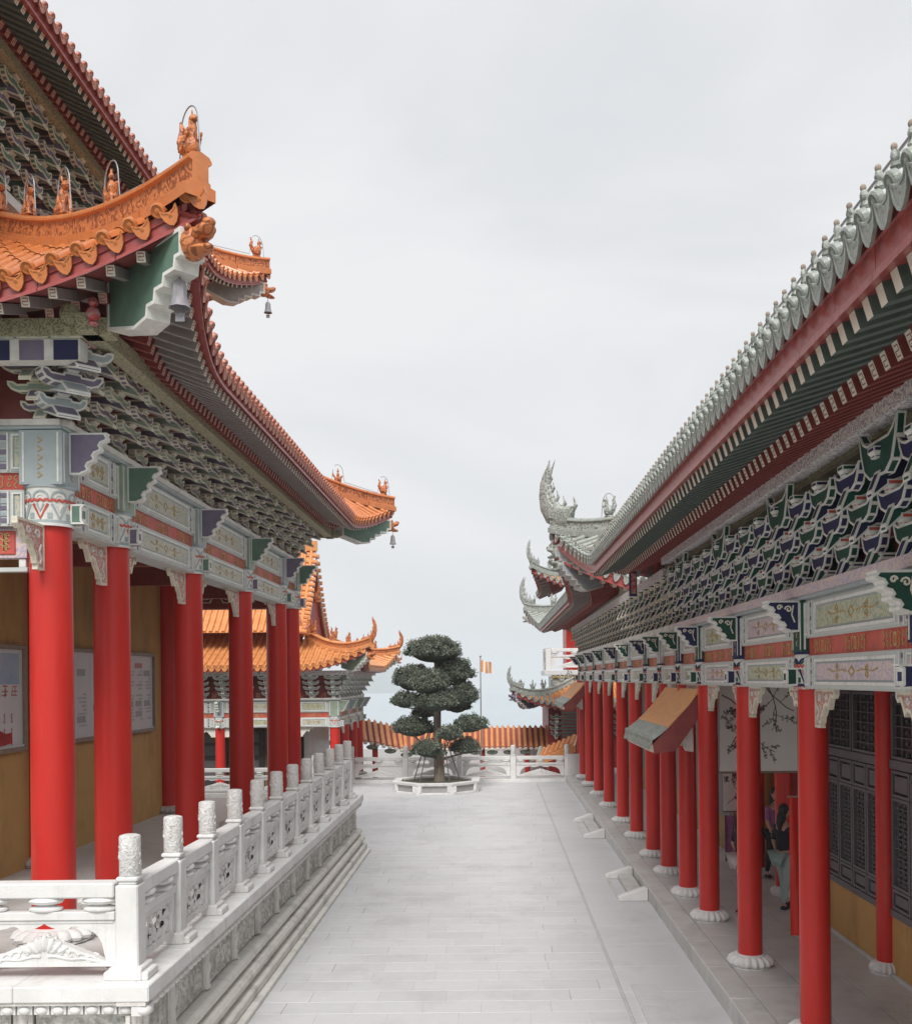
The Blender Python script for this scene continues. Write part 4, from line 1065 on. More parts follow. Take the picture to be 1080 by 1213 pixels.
wbox(lh, 'porch_ceiling', -13.5, -4.95, 11.1, 23.95, 6.95, 7.02, 'maroon')
wbox(lh, 'wall', -7.9, -6.2, 23.9, 24.02, 6.0, 6.95, 'maroon')
for i, y in enumerate(CY[1:-1]):
    o = wbox(lh, 'tie_beam', -7.2, -5.12, y - .09, y + .09, 6.1, 6.45, 'maroon')
for k in range(18):
    y = 11.6 + k * .7; wbox(lh, 'ceiling_joist', -7.15, -5.15, y - .045, y + .045, 6.84, 6.948, 'dark_green')
for k in range(4):       # latticed frieze under the far end of the porch
    z = 6.30; F = frame((-6.85 + k * .52, 23.75, z), (0, -1, 0)); b = MB(); mf = lambda x, zz, h: (x, h, zz)
    for s in (.2, .12): b.stroke([(s, 0), (s * .5, s), (-s * .5, s), (-s, 0), (-s * .5, -s), (s * .5, -s), (s, 0)], .028, mf, .05)
    b.stroke([(-.26, 0), (-.2, 0)], .028, mf, .05); b.stroke([(.26, 0), (.2, 0)], .028, mf, .05)
    obj('lattice_frieze', b.mesh('lattice_frieze', ['cream_trim']), lh, F)
# lower roof
RA = ['soffit_grey', 'maroon', 'maroon', ['rafter_end', 'rafter_end_red'], (.62, .66, .085, .10)]
RL = Roof(-24, -3.2, 9.6, 25.5, 8.0, 4.1, 2.45, 2.6, .68, .6, {'SE', 'NE'}, cv=1.15)
lr = obj('lower_roof', None, lh)
lr_len = 25.5 - 9.6
roof_side(lr, RL, 'E', 0, lr_len, .205, .050, 'orange_tile', .13, tiles_u=lambda u: u < 4.2 or u > lr_len - 4.2, raf=RA, rafp=.17, sfk=.30, grey_near=('dusty_tile', lambda u, n: False, lambda u: u > 2.6), tile_lim=150, fdrop=.20)
roof_side(lr, RL, 'S', 0, 7.6, .205, .062, 'orange_tile', .14, tiles_u=lambda u: u < 6.5, raf=RA, rafp=.235, sfk=.30, tile_lim=150, fdrop=.20)
roof_side(lr, RL, 'N', 20.8 - 5, 20.8, .205, .062, 'orange_tile', .14, tiles_u=lambda u: u > 99, raf=RA, rafp=.235, fdrop=.20)
HS = hip_ridge(lr, RL, 'SE', 'orange_ridge', 'orange_relief', .36, n_to=4.1)
HN = hip_ridge(lr, RL, 'NE', 'orange_ridge', 'orange_relief', .36, n_to=4.1)
def ridge_row(roof, H, items, m, h, dz=0, wire=None, s=1.0, inv=1):
    pts = []
    for n, kind, sc in items:
        p = H(n); q = H(n + .1); d_ = (p - q) * inv; p = p + V((0, 0, h + dz))
        obj('ridge_figure', beast_mesh(kind, m, s * sc), roof, dirmat(p, d_))
        if wire:
            dd = V((d_.x, d_.y, 0)).normalized() * .16; zc = .30 * s * sc
            pts += [p + dd * 1.2 + V((0, 0, .03))] + [p + dd * cos(a_) + V((0, 0, zc + .20 * sin(a_))) for a_ in [pi * i_ / 12 for i_ in range(13)]] + [p - dd * 1.2 + V((0, 0, .03))]
    if wire:
        b = MB(); b.tube(pts, .007, 5); obj('lightning_wire', b.mesh('lightning_wire', [wire]), roof)
ridge_row(lr, HS, [(.10, 'bird', 1.0), (.95, 'rider', .85), (1.65, 'dog', 1.15), (2.3, 'dog', 1.0), (2.95, 'dog', 1.0), (3.55, 'rider', 1.0)], 'orange_relief', .34, wire='steel')
ridge_row(lr, HN, [(.15, 'bird', .95), (.9, 'rider', .8), (1.7, 'dog', 1.1), (2.6, 'dog', 1.0)], 'orange_relief', .34, wire='steel')
def hipM(R, corner, dz):
    sd = {'SE': 'S', 'NE': 'E', 'NW': 'N', 'SW': 'W'}[corner]; p = R.pt(sd, 0, 0); q = R.pt(sd, .8, .8); d_ = p - q; d_.z = 0; d_.normalize(); z = V((0, 0, 1)); x = d_.cross(z)
    M = Matrix.Identity(4)
    for i in range(3): M[i][0] = x[i]; M[i][1] = d_[i]; M[i][2] = z[i]; M[i][3] = p[i]
    return M @ T((0, 0, dz))
corner_beam(lr, hipM(RL, 'SE', -.66) @ T((0, -.22, 0)), .0 + .05)
corner_beam(lr, hipM(RL, 'NE', -.66) @ T((0, -.22, 0)), .05)
wind_bell(hipM(RL, 'SE', -.56) @ V((0, -.42, 0)), .85, 'large grey metal bell under the dragon head at the near corner of the left hall')
wind_bell(hipM(RL, 'NE', -.56) @ V((0, -.02, 0)), .75, 'dark metal bell hanging from the far lower eave corner of the left hall')
# upper storey and roof
wbox(lh, 'upper_wall', -16, -7.35, 11.2, 21.3, 9.6, 12.9, 'maroon')
RU = Roof(-21, -5.64, 9.4, 22.6, 12.84, 4.1, 2.6, 2.3, .85, .5, {'SE', 'NE'})
ur = obj('upper_roof', None, lh); ul = 22.6 - 9.4
roof_side(ur, RU, 'E', 0, ul, .205, .048, 'orange_tile', .12, tiles_u=lambda u: u < 3.4, raf=['dark_green', 'maroon', 'maroon', ['rafter_end', 'rafter_end_red'], (.62, .66, .085, .10)], rafp=.17, tile_lim=100, fdrop=.2, soff=1.6, grey_near=('dusty_tile', lambda u, n: False, lambda u: u > 2.4))
roof_side(ur, RU, 'S', 0, 6, .205, .062, 'orange_tile', .14, tiles_u=lambda u: u > 99, raf=RA, rafp=.235, fdrop=.2)
roof_side(ur, RU, 'N', 15.36 - 4, 15.36, .205, .062, 'orange_tile', .14, tiles_u=lambda u: u > 99, raf=RA, rafp=.235, fdrop=.2)
HU = hip_ridge(ur, RU, 'NE', 'orange_ridge', 'orange_relief', .36)
hip_ridge(ur, RU, 'SE', 'orange_tile_light', 'orange_relief', .36)
ridge_row(ur, HU, [(.15, 'bird', 1.0), (.95, 'rider', .85), (1.7, 'dog', 1.0)], 'orange_relief', .34, wire='steel')
corner_beam(ur, hipM(RU, 'NE', -.66) @ T((0, -.22, 0)), .05, 'soffit_grey', 'stone_grey')
wind_bell(hipM(RU, 'NE', -.56) @ V((0, -.02, 0)), .8, 'dark metal bell hanging from the upper eave corner of the left hall')
FU = frame((-7.3, 0, 0), (1, 0, 0))
bu = PL['br']; n = 13
for k in range(n + 1):
    s = -(11.6 + k * 9.6 / n)
    bracket_set(lh, FU @ T((s, .02, 11.5)), 5, .22, .14, .58, .085, ['green_paint', 'violet_paint'][k % 2], ['violet_paint', 'green_paint'][k % 2], 'cream_trim', cup=1)
fbox(lh, 'ledge', FU, -21.5, -11.3, -.1, .2, 11.35, 11.5, 'stone_old')
fbox(lh, 'purlin', FU, -21.8, -10.4, .68, .86, 12.66, 12.84, 'carved_purlin')
fbox(lh, 'purlin_board', FU, -21.6, -11.3, .1, .66, 12.7, 12.74, 'bracket_board')
# corner figure: red vase post under the near hip beam, round end of the purlin
c0 = V((-4.05, 10.2, 0))
b = MB(); b.lathe([(.06, 0), (.09, .03), (.05, .07), (.10, .13), (.115, .2), (.09, .27), (.05, .30), (.085, .36), (.06, .43), (.03, .45)], 16); obj('vase_post', b.mesh('vase_post', ['lantern_red']), lh, T((-3.98, 9.98, 7.82)) @ Matrix.Scale(.62, 4))
b = MB(); b.lathe([(.10, 0), (.10, .05), (.08, .06), (.001, .07)], 20); obj('purlin_cap', b.mesh('purlin_cap', ['carved_purlin']), lh, T((-4.26, 10.12, 7.98)) @ Matrix.Rotation(pi / 2, 4, 'X'))

# diagonal corner brackets, stepping out under the hip beam
FD = frame((-4.9, 11.05, 7.10), (1, -1, 0))
bracket_set(lh, FD, 3, .20, .26, .66, .17, 'violet_paint', 'blue_grey', 'white_trim', o0=.3, beak=.22)
# panelled frieze below the front purlin
fz = fbox(lh, 'frieze_board', FS, 4.20, 8.4, .66, .86, 7.55, 7.775, 'white_trim', .006)
for k in range(12):
    fbox(fz, 'frieze_panel', FS, 4.22 + k * .35, 4.47 + k * .35, .861, .872, 7.545, 7.75, ('navy_paint', 'violet_paint')[k % 2], .004)
    fbox(fz, 'bead_row', FS, 4.16 + k * .35, 4.49 + k * .35, .875, .90, 7.76, 7.80, 'gold_scroll', .008)
# carved board hung under the front beam beside the corner column
hb = fbox(lh, 'hanging_board', FS, 5.14, 6.47, -.06, .06, 5.62, 5.955, 'lilac_scroll', .006)
fbox(hb, 'lower_rail', FS, 5.14, 6.47, -.05, .05, 5.47, 5.52, 'grey_paint', .006)
for s_ in (5.2, 5.8, 6.4): fbox(hb, 'spacer', FS, s_ - .04, s_ + .04, -.04, .04, 5.522, 5.618, 'white_trim', .006)
for s_ in (5.38, 5.80, 6.22):
    fbox(hb, 'cartouche', FS, s_ - .12, s_ + .12, .061, .075, 5.66, 5.92, 'band_red', .008)
    b = MB(); mf = lambda x, z, h: (x, h, z)
    b.stroke([(0, -.11), (0, .10)], .016, mf, .006)
    for sg in (-1, 1):
        for k in range(3): b.stroke([(0, -.09 + k * .065)] + [(sg * (.035 + .028 * cos(t)), -.045 + k * .065 + .026 * sin(t)) for t in (pi if sg > 0 else 0, pi / 2, 0 if sg > 0 else pi, -.9)], .014, mf, .006)
    obj('gilt_scroll', b.mesh('gilt_scroll', ['gold_paint']), hb, FS @ T((s_, .075, 5.79)))

# ---- notice boards on the ochre wall
def board(y0, y1, z0, z1, label, poster):
    t = thing('notice_board', (-7.15, (y0 + y1) / 2, z0), label, 'notice board', 'notice boards on the ochre wall')
    F = frame((-7.2, 0, 0), (1, 0, 0)); g = .07
    fbox(t, 'backing', F, -y1, -y0, .0, .05, z0, z1, 'board_white')
    for a in ((-y1 - g, -y0 + g, z1, z1 + g), (-y1 - g, -y0 + g, z0 - g, z0)): fbox(t, 'frame', F, a[0], a[1], 0, .10, a[2], a[3], 'frame_wood', .008)
    for a in ((-y1 - g, -y1), (-y0, -y0 + g)): fbox(t, 'frame', F, a[0], a[1], 0, .10, z0, z1, 'frame_wood', .008)
    r_ = random.Random(int(y0)); mf0 = lambda x, z, h: F @ V((x, .0535 + h, z))
    if poster:
        fbox(t, 'poster', F, -y1 + .1, -y0 - .1, .05, .053, z0 + .06, z1 - .06, 'board_white'); fbox(t, 'poster_sky', F, -y1 + .1, -y0 - .1, .053, .0545, z1 - .52, z1 - .06, 'print_blue')
        b = MB(); pr = MB()
        mf = lambda x, z, h: F @ V((x, .0545 + h, z))
        for k in range(int((y1 - y0) / .30)):
            cx = -y1 + .25 + k * .30; glyph(b, cx, z1 - .62, .20, mf, r_, .022)
        for row in range(3):
            for k in range(int((y1 - y0) / .62)):
                for c in range(2):
                    for q in range(3): glyph(b, -y1 + .35 + k * .62 + c * .22, z1 - 1.02 - row * .22 + .05 - q * .05, .05, mf, r_, .010); 
        b2 = MB(); b2.box((0, 0, 0), (.01, .01, .01))
        obj('lettering', b.mesh('lettering', ['print_pink']), t)
        pts = [(-y0 - .15 - i * .2, z0 + .2 + .07 * sin(i * 1.1)) for i in range(int((y1 - y0 - .3) / .2))]
        rb = MB(); rb.stroke(pts, .16, mf, .004); rb.stroke([(p[0], p[1] - .06 + .05 * cos(p[0] * 9)) for p in pts], .10, mf, .008); obj('ribbon_print', rb.mesh('ribbon_print', ['print_red']), t)
    else:
        n = 3; st = (y1 - y0) / n
        for k in range(n):
            s0 = -y1 + k * st
            fbox(t, 'sheet', F, s0 + .05, s0 + st - .05, .05, .053, z0 + .05, z1 - .05, 'board_white')
            b = MB(); rb = MB()
            for row in range(16):
                z = z1 - .32 - row * .068
                if r_.random() < .12: continue
                for c in range(3):
                    x = s0 + .14 + c * (st - .2) / 3
                    if r_.random() < .3:
                        if row % 3 == 0: b.box(F @ V((x + .2, .0545, z - .03)), (.0015, .17, .06)) 
                        continue
                    for q in range(int(r_.uniform(3, 8))): glyph(b, x + q * .055, z, .042, mf0, r_, .006)
            rb.box(F @ V((s0 + st / 2, .055, z1 - .2)), (.002, .20, .05))
            obj('lettering', b.mesh('lettering', ['print_grey']), t); obj('title_label', rb.mesh('title_label', ['print_pink']), t)
    fbox(t, 'cover_glass_rim', F, -y1, -y0, .05, .075, z0, z0 + .035, 'board_white')
def glyph(b, cx, cz, s, mf, r_, wd):
    """an illegible block of brush strokes, the size and density of a printed character"""
    for k in range(3):
        z = cz + s * (.35 - .35 * k) * r_.uniform(.8, 1.1); b.stroke([(cx - s * r_.uniform(.3, .48), z), (cx + s * r_.uniform(.3, .48), z + s * r_.uniform(-.04, .06))], wd, mf, .0015)
    for k in range(2):
        x = cx + s * r_.uniform(-.35, .35); b.stroke([(x, cz + s * r_.uniform(.2, .5)), (x + s * r_.uniform(-.15, .15), cz - s * r_.uniform(.2, .5))], wd, mf, .0015)
board(10.2, 15.1, 3.28, 4.74, 'notice board with a blue sky poster, at the left edge behind the nearest column', True)
board(15.95, 20.85, 3.28, 4.76, 'long framed notice board of white text sheets behind the second red column', False)

# ================================================================== RIGHT-HAND GALLERY (front hall and long wing)
rh = thing('temple_gallery', (8, 14, .25), 'near right-hand temple gallery with grey-green tiled eave and dark lattice windows', 'temple')
ZF = .25
PR = dict(r=.165, zf=ZF, zb=4.10, base_h=.17, levels=(4.46, 4.64, 5.06, 5.20), style='right', block=['deep_green', 'navy_paint'], cloud=['navy_paint', 'deep_green'], cl=(.36, .34), cth=.22,
          brace=(.62, .42), carve='pink_carving', beam='grey_paint', band='band_red', fields=['green_scroll', 'lilac_scroll'], fields2=['lilac_scroll', 'green_scroll'], ledge='lilac_scroll', board='maroon', zp=6.32, po=.32,
          purlin='white_purlin', ext=(.165, .165), corner=(1, 1), br=dict(pitch=.72, tiers=3, dz=.27, do=.11, ln=.56, th=.08, c=['navy_paint', 'deep_green'], trim='white_trim', cup=2, beak=.10, big=True, bigk=4, red=True, panels=['band_red', 'lilac_scroll']))
CR = [5.2, 7.85, 10.95, 13.75, 16.35, 18.15]
FR = frame((3.5, 0, 0), (-1, 0, 0))
PR1 = dict(PR); PR1['corner'] = (1, 0)
facade(rh, FR, CR, PR1)
fbox(rh, 'purlin_board', FR, 3, 18.6, .02, .30, 6.18, 6.22, 'bracket_board')
b = MB(); F = FR
strip_from(lambda s, j: F @ V((s, [-.0, .24][j], [5.95, 6.34][j])), [4, 19], [0, 1], 0, b, False); obj('cove_board', b.mesh('cove_board', ['carved_purlin']), rh)
RR = ['dark_green', 'maroon', 'maroon', ['rafter_end', 'rafter_end'], (.58, .62, .085, .12), 1]
RRr = Roof(1.95, 12, .5, 21.75, 6.6, 3.6, 2.2, 2.4, .95, .62, {'NW'})
rr = obj('tiled_roof', None, rh); rl = 21.25
roof_side(rr, RRr, 'W', 2.2, rl, .20, .050, 'orange_tile', .15, tiles_u=lambda u: u > rl - 4.2, raf=RR, rafp=.20, tile_lim=250, fdrop=.30, sfk=.16, fascia='maroon_fascia', base_tile='green_tile', grey_near=('green_tile', lambda u, n: not (1.05 < n < 1.75 and 1.0 < rl - u < 2.3)), capfig=True)
roof_side(rr, RRr, 'N', 0, 5, .20, .062, 'green_tile', .21, tiles_u=lambda u: u > 99, raf=RR, rafp=.22, fdrop=.30, base_tile='green_tile')
HR = hip_ridge(rr, RRr, 'NW', 'green_tile', 'green_relief', .36)
ridge_row(rr, HR, [(.80, 'bird', 1.05), (1.45, 'rider', 1.0), (2.3, 'dog', 1.0)], 'green_relief', .34, wire='steel')
def add_horn(roof, H, m, rise=1.1, r0=.27, back=.15, dz=.28):
    p = H(0); q = H(.6); d_ = p - q; d_.z = 0; d_.normalize(); z = V((0, 0, 1))
    prof = [(-.55, -.08), (-.25, .0), (.0, .12), (.14, .34), (.2, .62), (.2, .90), (.15, 1.12), (.10, 1.25)]
    obj('ridge_horn', horn_mesh([p + d_ * a * 1.0 + z * (dz + c * rise / 1.25) for a, c in prof], r0, m), roof)
add_horn(rr, HR, 'green_relief')
corner_beam(rr, hipM(RRr, 'NW', -.72) @ T((0, -.25, 0)), .05, 'blue_grey', 'stone_grey', 'green_relief')
b = MB(); pts = [RRr.pt('W', 2.2 + k * .5, 0, .0) + V((.05, 0, .205)) for k in range(33)]; b.tube(pts, .009, 5); obj('lightning_wire', b.mesh('lightning_wire', ['steel']), rr)
# plain inner slope up to the ridge and back slope
# lantern-red panel and corner pieces at the end of the front bracket row
for k, (y, z) in enumerate(((19.6, 5.62),)):
    b = MB(); b.box((0, 0, 0), (.07, .07, .24), 0); b.box((0, -.08, .0), (.045, .015, .20), 1); obj('corner_panel', b.mesh('corner_panel', ['navy_paint', 'lantern_red']), rh, T((2.75 - k * .1, y, z + .45)))
# wall with dado and lattice windows
WX = 5.25
wbox(rh, 'wall', WX, WX + .3, 1, 15.95, ZF - .02, 1.05, 'ochre_wall')
wbox(rh, 'wall', WX + .06, WX + .3, 1, 15.95, 1.06, 4.6, 'window_dark')
wbox(rh, 'porch_ceiling', 3.6, 12, 1, 21, 4.75, 4.8, 'maroon')
wbox(rh, 'skirting', WX - .04, WX - .001, 1, 15.95, ZF, ZF + .05, 'stone_grey')
FWn = frame((WX, 0, 0), (-1, 0, 0))
def lattice_leaf(wd, z0, z1, kind):
    def mk():
        b = MB(); H = z1 - z0; W = wd / 2; mf = lambda x, z, h: (x, h, z)
        b.box((0, -.03, H / 2), (W, .008, H / 2), 1)
        for x in (-W + .025, W - .025): b.box((x, 0, H / 2), (.025, .035, H / 2), 0)
        for z in (.02, H - .02): b.box((0, 0, z), (W - .05, .034, .02), 0)
        if kind == 'grid':
            n = max(3, int((H) / .13)); 
            for k in range(1, n): b.box((0, -.005, H * k / n), (W - .05, .012, .007), 0)
            for q in (-.33, 0, .33): b.box((q * wd * .8, -.005, H / 2), (.007, .011, H / 2 - .04), 0)
            for k in range(n):
                for q in (-.165, .165): b.box((q * wd * .8, -.004, H * (k + .5) / n), (.02, .012, .02), 0)
        else:
            b.box((0, .004, H / 2), (W - .09, .02, H / 2 - .07), 0)
        return b.mesh('lattice', ['window_dark', 'window_back'])
    return cached(('lat', round(wd, 2), round(H_(z0, z1), 2), kind), mk)
def H_(a, c): return c - a
wy = [2.1, 4.95, 7.8, 10.6, 13.35, 15.9]
for i in range(len(wy) - 1):
    a, c = wy[i] + .16, wy[i + 1] - .16; n = 4; st = (c - a) / n
    fr_ = fbox(rh, 'window', FWn, a, c, -.055, .03, 1.05, 1.14, 'window_dark')
    fbox(rh, 'window_rail', FWn, a, c, -.055, .03, 3.0, 3.12, 'window_dark')
    for k in range(n):
        s = a + (k + .5) * st
        for z0, z1, kd in ((1.15, 1.42, 'p'), (1.43, 2.62, 'grid'), (2.63, 2.98, 'p')):
            obj('lattice', lattice_leaf(st - .03, z0, z1, kd), fr_, FWn @ T((s, -.02, z0)))
    for k in range(2):
        obj('lattice', lattice_leaf((c - a) / 2 - .05, 3.13, 4.0, 'grid'), fr_, FWn @ T((a + (k + .5) * (c - a) / 2, -.02, 3.13)))
for y in wy[1:]:
    c = obj('wall_column', column_mesh(.135, 3.8), rh, T((WX - .02, y, ZF + .1))); obj('column_base', lotus_base(.12, .16), c, T((WX - .02, y, ZF)))
# the open hall behind the far bays
wbox(rh, 'inner_wall', WX, 12, 21.4, 21.7, ZF - .02, 4.7, 'ochre_wall')
wbox(rh, 'inner_wall', 9.5, 9.8, 16, 21.4, ZF - .02, 4.7, 'maroon')
for x, y in ((5.25, 18.15), (5.25, 20.0), (6.05, 21.1), (6.9, 21.1), (7.4, 18.6)):
    c = obj('wall_column', column_mesh(.15, 4.3), rh, T((x, y, ZF + .1))); obj('column_base', lotus_base(.13, .16), c, T((x, y, ZF)))
wbox(rh, 'door_leaf', 6.2, 6.75, 21.32, 21.39, ZF, 3.4, 'red_paint'); wbox(rh, 'door_leaf', 7.0, 8.4, 21.32, 21.39, ZF, 3.4, 'red_dull')

# long wing
rw = thing('temple_gallery', (8, 31, .25), 'long farther right-hand gallery, its slim red columns running to the end of the court', 'temple')
CW = [18.15, 20.15, 22.1, 24.7, 27.3, 30.6, 33.6, 36.7, 39.3]
PW = dict(PR); PW.update(carve='white_trim', fields=['gold_scroll', 'gold_scroll'], ext=(0, .165), corner=(0, 1), block=['deep_green', 'blue_grey'], zp=6.05, purlin='white_purlin', ledge='stone_old')
PW['br'] = dict(PR['br'], merged=True, trim='cream_trim', panels=None, dz=.25, do=.11, pitch=.74)
facade(rw, FR, CW, PW, skip_col=(18.15,))
for y in (41.0,):
    c = obj('column', column_mesh(.16, 3.8), rw, T((3.55, y, ZF + .1))); obj('column_base', lotus_base(.16, .17), c, T((3.55, y, ZF)))
RW_ = Roof(2.0, 12, 24.4, 45.2, 6.5, 3.2, 1.9, 2.6, .9, .55, {'SW', 'NW'})
wr = obj('tiled_roof', None, rw); wl = 20.8
RB = ['soffit_grey', 'maroon', 'maroon', ['rafter_end', 'rafter_end_red'], (.58, .62, .09, .10)]
roof_side(wr, RW_, 'W', 0, wl, .20, .062, 'orange_tile', .2, tiles_u=lambda u: u > wl - 3.4, raf=RB, rafp=.22, tile_lim=0, fdrop=.28, sfk=.16, base_tile='green_tile', grey_near=('green_tile', lambda u, n: not (.9 < n < 1.7 and 1.0 < wl - u < 2.4)))
roof_side(wr, RW_, 'S', 10 - 4, 10, .20, .062, 'green_tile', .2, tiles_u=lambda u: u > 99, raf=RB, rafp=.22, fdrop=.28)
roof_side(wr, RW_, 'N', 0, 4, .20, .062, 'green_tile', .2, tiles_u=lambda u: u > 99, raf=RB, rafp=.22, fdrop=.28)
for c_ in ('SW', 'NW'):
    H = hip_ridge(wr, RW_, c_, 'green_tile', 'green_relief', .32)
    if c_ == 'NW': add_horn(wr, H, 'green_relief', 1.05, .22); ridge_row(wr, H, [(.9, 'bird', 1.2), (1.6, 'dog', 1.2), (2.3, 'dog', 1.2)], 'green_relief', .3)
    corner_beam(wr, hipM(RW_, c_, -.7) @ T((0, -.25, 0)), .05, 'blue_grey', 'stone_grey', 'green_relief')
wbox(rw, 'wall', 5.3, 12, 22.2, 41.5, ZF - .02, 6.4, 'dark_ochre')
wbox(rw, 'porch_ceiling', 3.6, 5.3, 21.8, 41.5, 4.75, 4.8, 'maroon')
wbox(rw, 'wall', 5.28, 5.3, 22.4, 41, 1.0, 3.6, 'window_dark')

# canopies over the side steps
def canopy(y0, y1, label, xe=2.60, zt=4.0, ze=3.16):
    t = thing('entrance_canopy', (3.1, (y0 + y1) / 2, 3.0), label, 'canopy', 'tiled lean-to canopies between the gallery columns')
    x1 = 3.42; ln = y1 - y0; n = int(ln / .19)
    pt_ = lambda u, v: V((xe + (x1 - xe) * v, y0 + u, ze + (zt - ze) * (.62 * v + .38 * v * v)))
    b = MB(); strip_from(lambda u, v: pt_(u, v), [0, ln], [0, .3, .6, 1], 0, b); strip_from(lambda u, v: pt_(u, v) - V((0, 0, .06)), [0, ln], [1, .6, .3, 0], 1, b)
    obj('roof_bed', b.mesh('roof_bed', ['orange_tile', 'maroon']), t)
    for k in range(n + 1):
        u = ln * k / n
        for j, (a, c) in enumerate(((0, .17), (.17, .34), (.34, .56), (.56, .78), (.78, 1))):
            p, q = pt_(u, a), pt_(u, c); y = q - p; l_ = y.length; yy = y.normalized(); x = V((0, -1, 0)); z = x.cross(yy)
            obj('barrel_tile', barrel_tile(l_, .055, 'green_tile' if j < 2 else 'canopy_tile'), t, basis(p + z * .005, x, yy, z))
        et = eave_tile(.055, .19, 'green_tile', .12, False); obj('eave_tile', et, t, basis(pt_(u, 0), V((0, -1, 0)), V((1, 0, 0)), V((0, 0, 1))))
    for u, sg in ((0, -1), (ln, 1)):
        b = MB(); P = [(xe + .03, ze - .04), (x1, zt - .04), (x1, zt - .42), (xe + .4, ze - .16), (xe + .05, ze - .20)]
        b.prism(P, 0, .05, lambda p, q, w_: (p, y0 + u + sg * (w_ + .01), q)); obj('gable_board', b.mesh('gable_board', ['maroon'], fixn=True), t)
    b = MB(); b.box((xe + .05, (y0 + y1) / 2, ze - .11), (.03, ln / 2, .07)); obj('eave_board', b.mesh('eave_board', ['cream_trim']), t)
    for y in (y0 + .3, y1 - .3):
        b = MB(); b.outlined([(0, 0), (-.12, .02), (-.16, .10), (-.28, .12), (-.32, .22), (-.45, .25), (-.48, .34), (0, .42)], -.05, .05, lambda p, q, w_: (x1 + p - .06, y + w_, ze - .20 + q), .02, 0, 1, .006); obj('bracket', b.mesh('bracket', ['cream_trim', 'white_trim']), t)
canopy(16.6, 19.6, 'nearer orange lean-to roof with grey-green tile edge, among the right-hand columns')
canopy(37.6, 42.2, 'far small orange lean-to roof, at the end of the right-hand columns below the balcony', ze=3.2)
# ================================================================== FAR LEFT HALL
fl = thing('temple_hall', (-9, 41, 0), 'smaller far left temple hall with bright orange roof and red gable, beyond the left terrace', 'temple')
PF = dict(r=.19, zf=.0, zb=2.45, base_h=.14, levels=(2.82, 3.0, 3.45, 3.55), style='left', block=['blue_grey', 'pale_green'], cloud=['blue_grey', 'pale_green'], cl=(.36, .42), brace=(.6, .36), carve='white_trim', beam='grey_paint', band='band_red',
          fields=['gold_scroll', 'green_scroll'], fields2=['gold_scroll', 'green_scroll'], ledge='stone_old', board='maroon', zp=4.42, po=.6, purlin='white_purlin', ext=(.19, .19), corner=(1, 1), base_mat='stone_grey',
          br=dict(pitch=.85, tiers=4, dz=.20, do=.14, ln=.62, th=.08, c=['pale_green', 'blue_grey'], trim='white_trim', merged=True, panels=['red_carving', 'red_carving']))
FFE = frame((-6.05, 0, 0), (1, 0, 0)); FFS = frame((0, 37.8, 0), (0, -1, 0))
facade(fl, FFE, [-44.4, -42.6, -40.2, -37.8], PF)
facade(fl, FFS, [6.05, 7.6, 10.4, 13.2, 16], PF, skip_col=(6.05,))
RF = Roof(-20, -4.85, 36.5, 45.7, 4.72, 3.6, 1.95, 2.4, .75, .45, {'SE', 'NE'})
fr2 = obj('tiled_roof', None, fl)
RFa = ['maroon', 'soffit_grey', 'soffit_grey', ['rafter_end', 'rafter_end'], (.62, .66, .10, .10)]
roof_side(fr2, RF, 'S', 0, 10.5, .24, .075, 'orange_tile_light', .14, tile_lim=300, raf=RFa, rafp=.26, fdrop=.16)
roof_side(fr2, RF, 'E', 0, 9.2, .24, .075, 'orange_tile_light', .14, rows_only=True, raf=RFa, rafp=.26, fdrop=.16)
for c_ in ('SE', 'NE'):
    H = hip_ridge(fr2, RF, c_, 'orange_tile_light', 'orange_relief', .34); add_horn(fr2, H, 'orange_relief', .72, .15, dz=.2)
    ridge_row(fr2, H, [(.75, 'dog', 1.0), (1.35, 'dog', 1.0), (2.1, 'bird', 1.2)], 'orange_relief', .32)
    corner_beam(fr2, hipM(RF, c_, -.6) @ T((0, -.22, 0)), .05, 'pale_green', 'white_trim', 'orange_relief')
